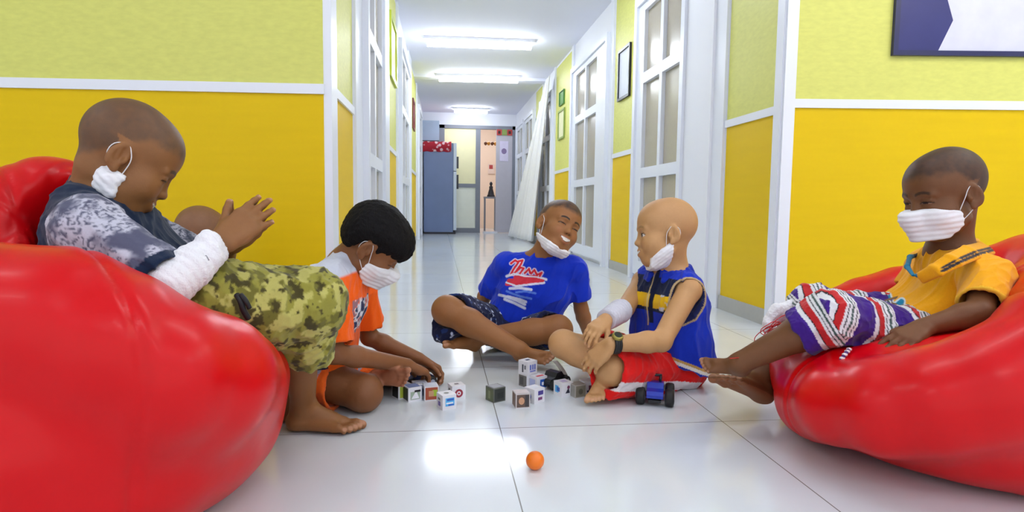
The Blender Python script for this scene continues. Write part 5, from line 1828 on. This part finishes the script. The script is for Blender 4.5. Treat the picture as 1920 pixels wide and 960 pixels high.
def framed(Mw, x0, x1, z0, z1, name, label, cat, fm, pmats, fw=0.022, y0=0.005):
    root = empty(name, Mw @ Vector(((x0 + x1) / 2, y0, (z0 + z1) / 2))); tag(root, label, cat)
    mb = MB()
    for a, b_, c, d in ((x0, x0 + fw, z0, z1), (x1 - fw, x1, z0, z1), (x0 + fw, x1 - fw, z0, z0 + fw), (x0 + fw, x1 - fw, z1 - fw, z1)):
        mb.box((a, y0, c), (b_, y0 + 0.02, d), Mw)
    mb.build('frame', fm, root, shift=root.location)
    MB().box((x0 + fw, y0, z0 + fw), (x1 - fw, y0 + 0.008, z1 - fw), Mw).build('print', pmats, root, shift=root.location)
    return root


M_paper = mat('notice_paper', (206, 212, 226), 0.5, noise=18, vary=0.06)
framed(MR, 2.36, 2.70, 1.51, 1.95, 'wall_notice', 'black framed notice high on the wall between the first two glazed doors', 'picture', M_dark, M_paper)
framed(MR, 5.1, 5.5, 1.46, 1.84, 'wall_notice', 'pale green framed notice before the white drape', 'picture', mat('green_frame', (150, 170, 90), 0.5, noise=10), mat('cream_paper', (232, 232, 190), 0.6, noise=10))
framed(MR, 5.15, 5.45, 1.9, 2.08, 'wall_sign', 'small green sign above the pale framed notice', 'sign', mat('green_sign', (70, 130, 60), 0.5, noise=10), mat('green_sign_face', (90, 150, 70), 0.5, noise=10), 0.01)
framed(MR, 7.1, 7.45, 1.55, 1.78, 'wall_sign', 'brown framed sign beyond the white drape', 'sign', mat('brown_frame', (110, 84, 60), 0.5, noise=10), mat('tan_paper', (170, 146, 120), 0.5, noise=10))
framed(MR, 7.1, 7.45, 1.85, 2.02, 'wall_sign', 'green sign above the brown framed one beyond the drape', 'sign', MATS['green_sign'], MATS['green_sign_face'], 0.01)
framed(ML, 2.75, 3.35, 1.66, 2.2, 'wall_poster', 'yellow and green poster on the corridor wall above the orange-shirted person', 'poster', mat('lime_border', (186, 200, 60), 0.4, noise=10), mat('poster_yellow', (224, 226, 110), 0.4, noise=12, vary=0.15), 0.05)
framed(ML, 6.3, 6.75, 1.66, 2.08, 'wall_poster', 'dark red poster further down the corridor wall', 'poster', mat('maroon_border', (120, 44, 48), 0.5, noise=10), mat('maroon_paper', (150, 56, 58), 0.5, noise=12), 0.03)
MFR, _ = frame_M((XR, 2.74), (4.15, 2.42), -1)
NZ = float(J(1740, 104, 2.64)[2])
fr_ = framed(MFR, 0.475, 1.28, NZ, NZ + 0.60, 'notice_board', 'navy framed white notice board above the masked person in yellow', 'notice board', mat('navy_frame', (30, 34, 84), 0.35, noise=10), mat('white_board', (214, 216, 236), 0.4, noise=10), 0.022)
mb = MB(); mb.prism([(0.497, NZ + 0.022), (0.685, NZ + 0.022), (0.745, NZ + 0.16), (0.60, NZ + 0.58), (0.497, NZ + 0.58)], 0.0135, 0.0142, MFR @ Matrix(((1, 0, 0, 0), (0, 0, 1, 0), (0, 1, 0, 0), (0, 0, 0, 1))))
mb.build('navy_corner', mat('navy_print', (36, 40, 110), 0.4, noise=10), fr_, shift=fr_.location)

# ------------------------------------------------------------------ white drape in the corridor
P = []
for i, v in enumerate(np.linspace(0, 1, 26)):
    row = []
    for u in np.linspace(0, 1, 60):
        top = A3(XR - 0.10, 8.45 + 0.35 * u, 2.36)
        bot = A3(XR - 0.16 - 0.16 * u, 9.15 + 1.75 * u, 0.04)
        q = top + (bot - top) * (v ** (1.0 + 0.25 * (1 - u)))
        amp = 0.010 + 0.055 * v
        q = q + A3(-amp * (0.5 + 0.5 * math.sin(u * 44 + 1.5 * v)), 0.02 * math.sin(u * 31), 0)
        row.append(q)
    P.append(row)
m_dr = mat('sheer_white_cloth', (246, 246, 250), 0.8, noise=8, vary=0.03, spec=0.2)
do = MB().grid(P, 0.003).build('curtain', m_dr, shift=A3(XR - 0.1, 8.6, 2.36), loc=A3(XR - 0.1, 8.6, 2.36))
tag(do, 'white drape gathered at the ceiling and spreading along the corridor wall', 'curtain')

# ------------------------------------------------------------------ refrigerator at the far end
M_fr = mat('slate_blue_steel', (112, 130, 168), 0.38, noise=3, vary=0.12, spec=0.5)
M_frd = mat('fridge_door_white', (214, 226, 236), 0.3, noise=5, vary=0.03)
r = empty('refrigerator', (0.02, 12.62, 0)); tag(r, 'tall slate blue refrigerator at the far end of the corridor', 'refrigerator')
MB().box((-0.34, -0.30, 0.04), (0.24, 0.30, 1.80)).bevel(0.012).build('cabinet', M_fr, r)
for z0, z1 in ((0.08, 1.24), (1.255, 1.80)):
    d_ = MB().box((0.245, -0.30, z0), (0.305, 0.30, z1)).bevel(0.014, 3).build('door', M_frd, r)
    hz = (z1 - 0.34, z1 - 0.06) if z0 < 1 else (z0 + 0.05, z0 + 0.28)
    MB().box((0.302, -0.29, hz[0]), (0.345, -0.25, hz[1])).bevel(0.006).build('handle', M_dark, d_)
MB().box((-0.32, -0.29, 0.0), (0.29, 0.29, 0.045)).build('plinth', M_dark, r)
M_cl = mat('red_floral_cloth', (196, 40, 60), 0.8, noise=4, vary=0.1)
nt = M_cl.node_tree; b = nt.nodes['Principled BSDF']
vo = nt.nodes.new('ShaderNodeTexVoronoi'); vo.inputs['Scale'].default_value = 13
tc = nt.nodes.new('ShaderNodeTexCoord'); nt.links.new(tc.outputs['Object'], vo.inputs['Vector'])
cr_ = nt.nodes.new('ShaderNodeValToRGB'); cr_.color_ramp.elements[0].color = rgba((236, 200, 206)); cr_.color_ramp.elements[1].color = rgba((176, 24, 44)); cr_.color_ramp.elements[0].position = 0.30; cr_.color_ramp.elements[1].position = 0.45
nt.links.new(vo.outputs['Distance'], cr_.inputs[0]); nt.links.new(cr_.outputs[0], b.inputs['Base Color'])
P = [[A3(x, y, z + 0.006 * math.sin(x * 40)) for x in np.linspace(-0.36, 0.20, 24)] for y, z in ((-0.322, 1.62), (-0.318, 1.72), (-0.312, 1.818), (-0.1, 1.820), (0.1, 1.820), (0.30, 1.82))]
tag(MB().grid(P, 0.004).build('fridge_cover', M_cl, loc=(0.02, 12.62, 0.003)), 'red floral cloth draped over the top of the refrigerator', 'cloth')
# pale blue box on the wall behind the fridge
tag(MB().box((-0.36, 12.86, 1.9), (-0.02, 12.99, 2.3)).bevel(0.01).build('wall_box', M_blue), 'pale blue box high on the end wall above the refrigerator', 'box')

# signs on the far door
s_ = empty('door_sign', (1.34, YF - 0.03, 2.11)); tag(s_, 'red, green and red square signs over the grey door leaf', 'sign')
for x, cl in ((-0.11, (190, 60, 52)), (0.0, (140, 160, 80)), (0.11, (190, 60, 52))):
    MB().box((x - 0.052, -0.008, -0.06), (x + 0.052, 0.0, 0.06)).build('sign_panel', pm(cl), s_)
    if x: MB().box((x - 0.025, -0.011, -0.03), (x + 0.025, -0.007, 0.03)).build('emblem', pm((60, 16, 20)), s_)
s_ = empty('door_poster', (1.335, YF - 0.024, 1.72)); tag(s_, 'pale lilac poster with a round mark on the grey door leaf', 'poster')
MB().box((-0.09, -0.004, -0.21), (0.09, 0.0, 0.21)).build('paper', mat('lilac_paper', (222, 214, 236), 0.6, noise=10), s_)
MB().prism([(0.055 * math.cos(t), 0.06 * math.sin(t)) for t in np.linspace(0, 2 * PI, 18, endpoint=False)], 0.0042, 0.006, Matrix(((1, 0, 0, 0), (0, 0, -1, 0), (0, 1, 0, 0), (0, 0, 0, 1)))).build('round_mark', pm((130, 110, 150)), s_)
# peach room beyond the doorway
s_ = empty('door_garland', (1.12, 14.0, 1.98)); tag(s_, 'orange and brown garland hanging in the doorway to the peach room', 'garland')
for x, cl in ((-0.10, (120, 70, 40)), (-0.03, (236, 160, 60)), (0.05, (120, 70, 40)), (0.12, (236, 160, 60))):
    MB().lathe([(0.005, -0.05), (0.035, -0.02), (0.035, 0.02), (0.005, 0.04)], 12, Matrix.Translation((x, 0, 0))).build('flower', pm(cl), s_)
t = empty('side_table', (1.14, 14.1, 0)); tag(t, 'narrow grey table in the peach room beyond the doorway', 'table')
MB().box((-0.14, -0.14, 0.74), (0.14, 0.14, 0.78)).bevel(0.004).build('table_top', M_grey, t)
for x in (-0.12, 0.12):
    for y in (-0.12, 0.12):
        MB().box((x - 0.012, y - 0.012, 0), (x + 0.012, y + 0.012, 0.74)).build('leg', M_grey, t)
M_st = mat('black_stone', (26, 26, 40), 0.3, noise=20)
sv = empty('statuette', (1.16, 14.1, 0.78)); tag(sv, 'small black statuette on the narrow table in the peach room', 'statue')
MB().lathe([(0.09, 0), (0.09, 0.03), (0.075, 0.05), (0.065, 0.10), (0.04, 0.18), (0.045, 0.22), (0.022, 0.255)], 20).build('figure', M_st, sv)
MB().lathe([(0.012, 0.25), (0.034, 0.275), (0.036, 0.305), (0.016, 0.34)], 16).build('figure_head', M_st, sv)
tag(MB().box((0.90, 12.8, 0.0), (1.2, 12.96, 0.03)).bevel(0.01).build('door_mat', mat('white_mat', (226, 226, 232), 0.9, noise=20)), 'small white mat on the floor before the open doorway', 'mat')
s_ = empty('wall_calendar', (1.28, 15.57, 1.5)); tag(s_, 'small red and cream calendar on the peach wall', 'calendar')
MB().box((-0.08, -0.01, -0.12), (0.08, 0.0, 0.12)).build('sheet', pm((240, 214, 196)), s_)
MB().box((-0.05, -0.014, 0.0), (0.04, -0.009, 0.10)).build('picture', pm((180, 60, 56)), s_)
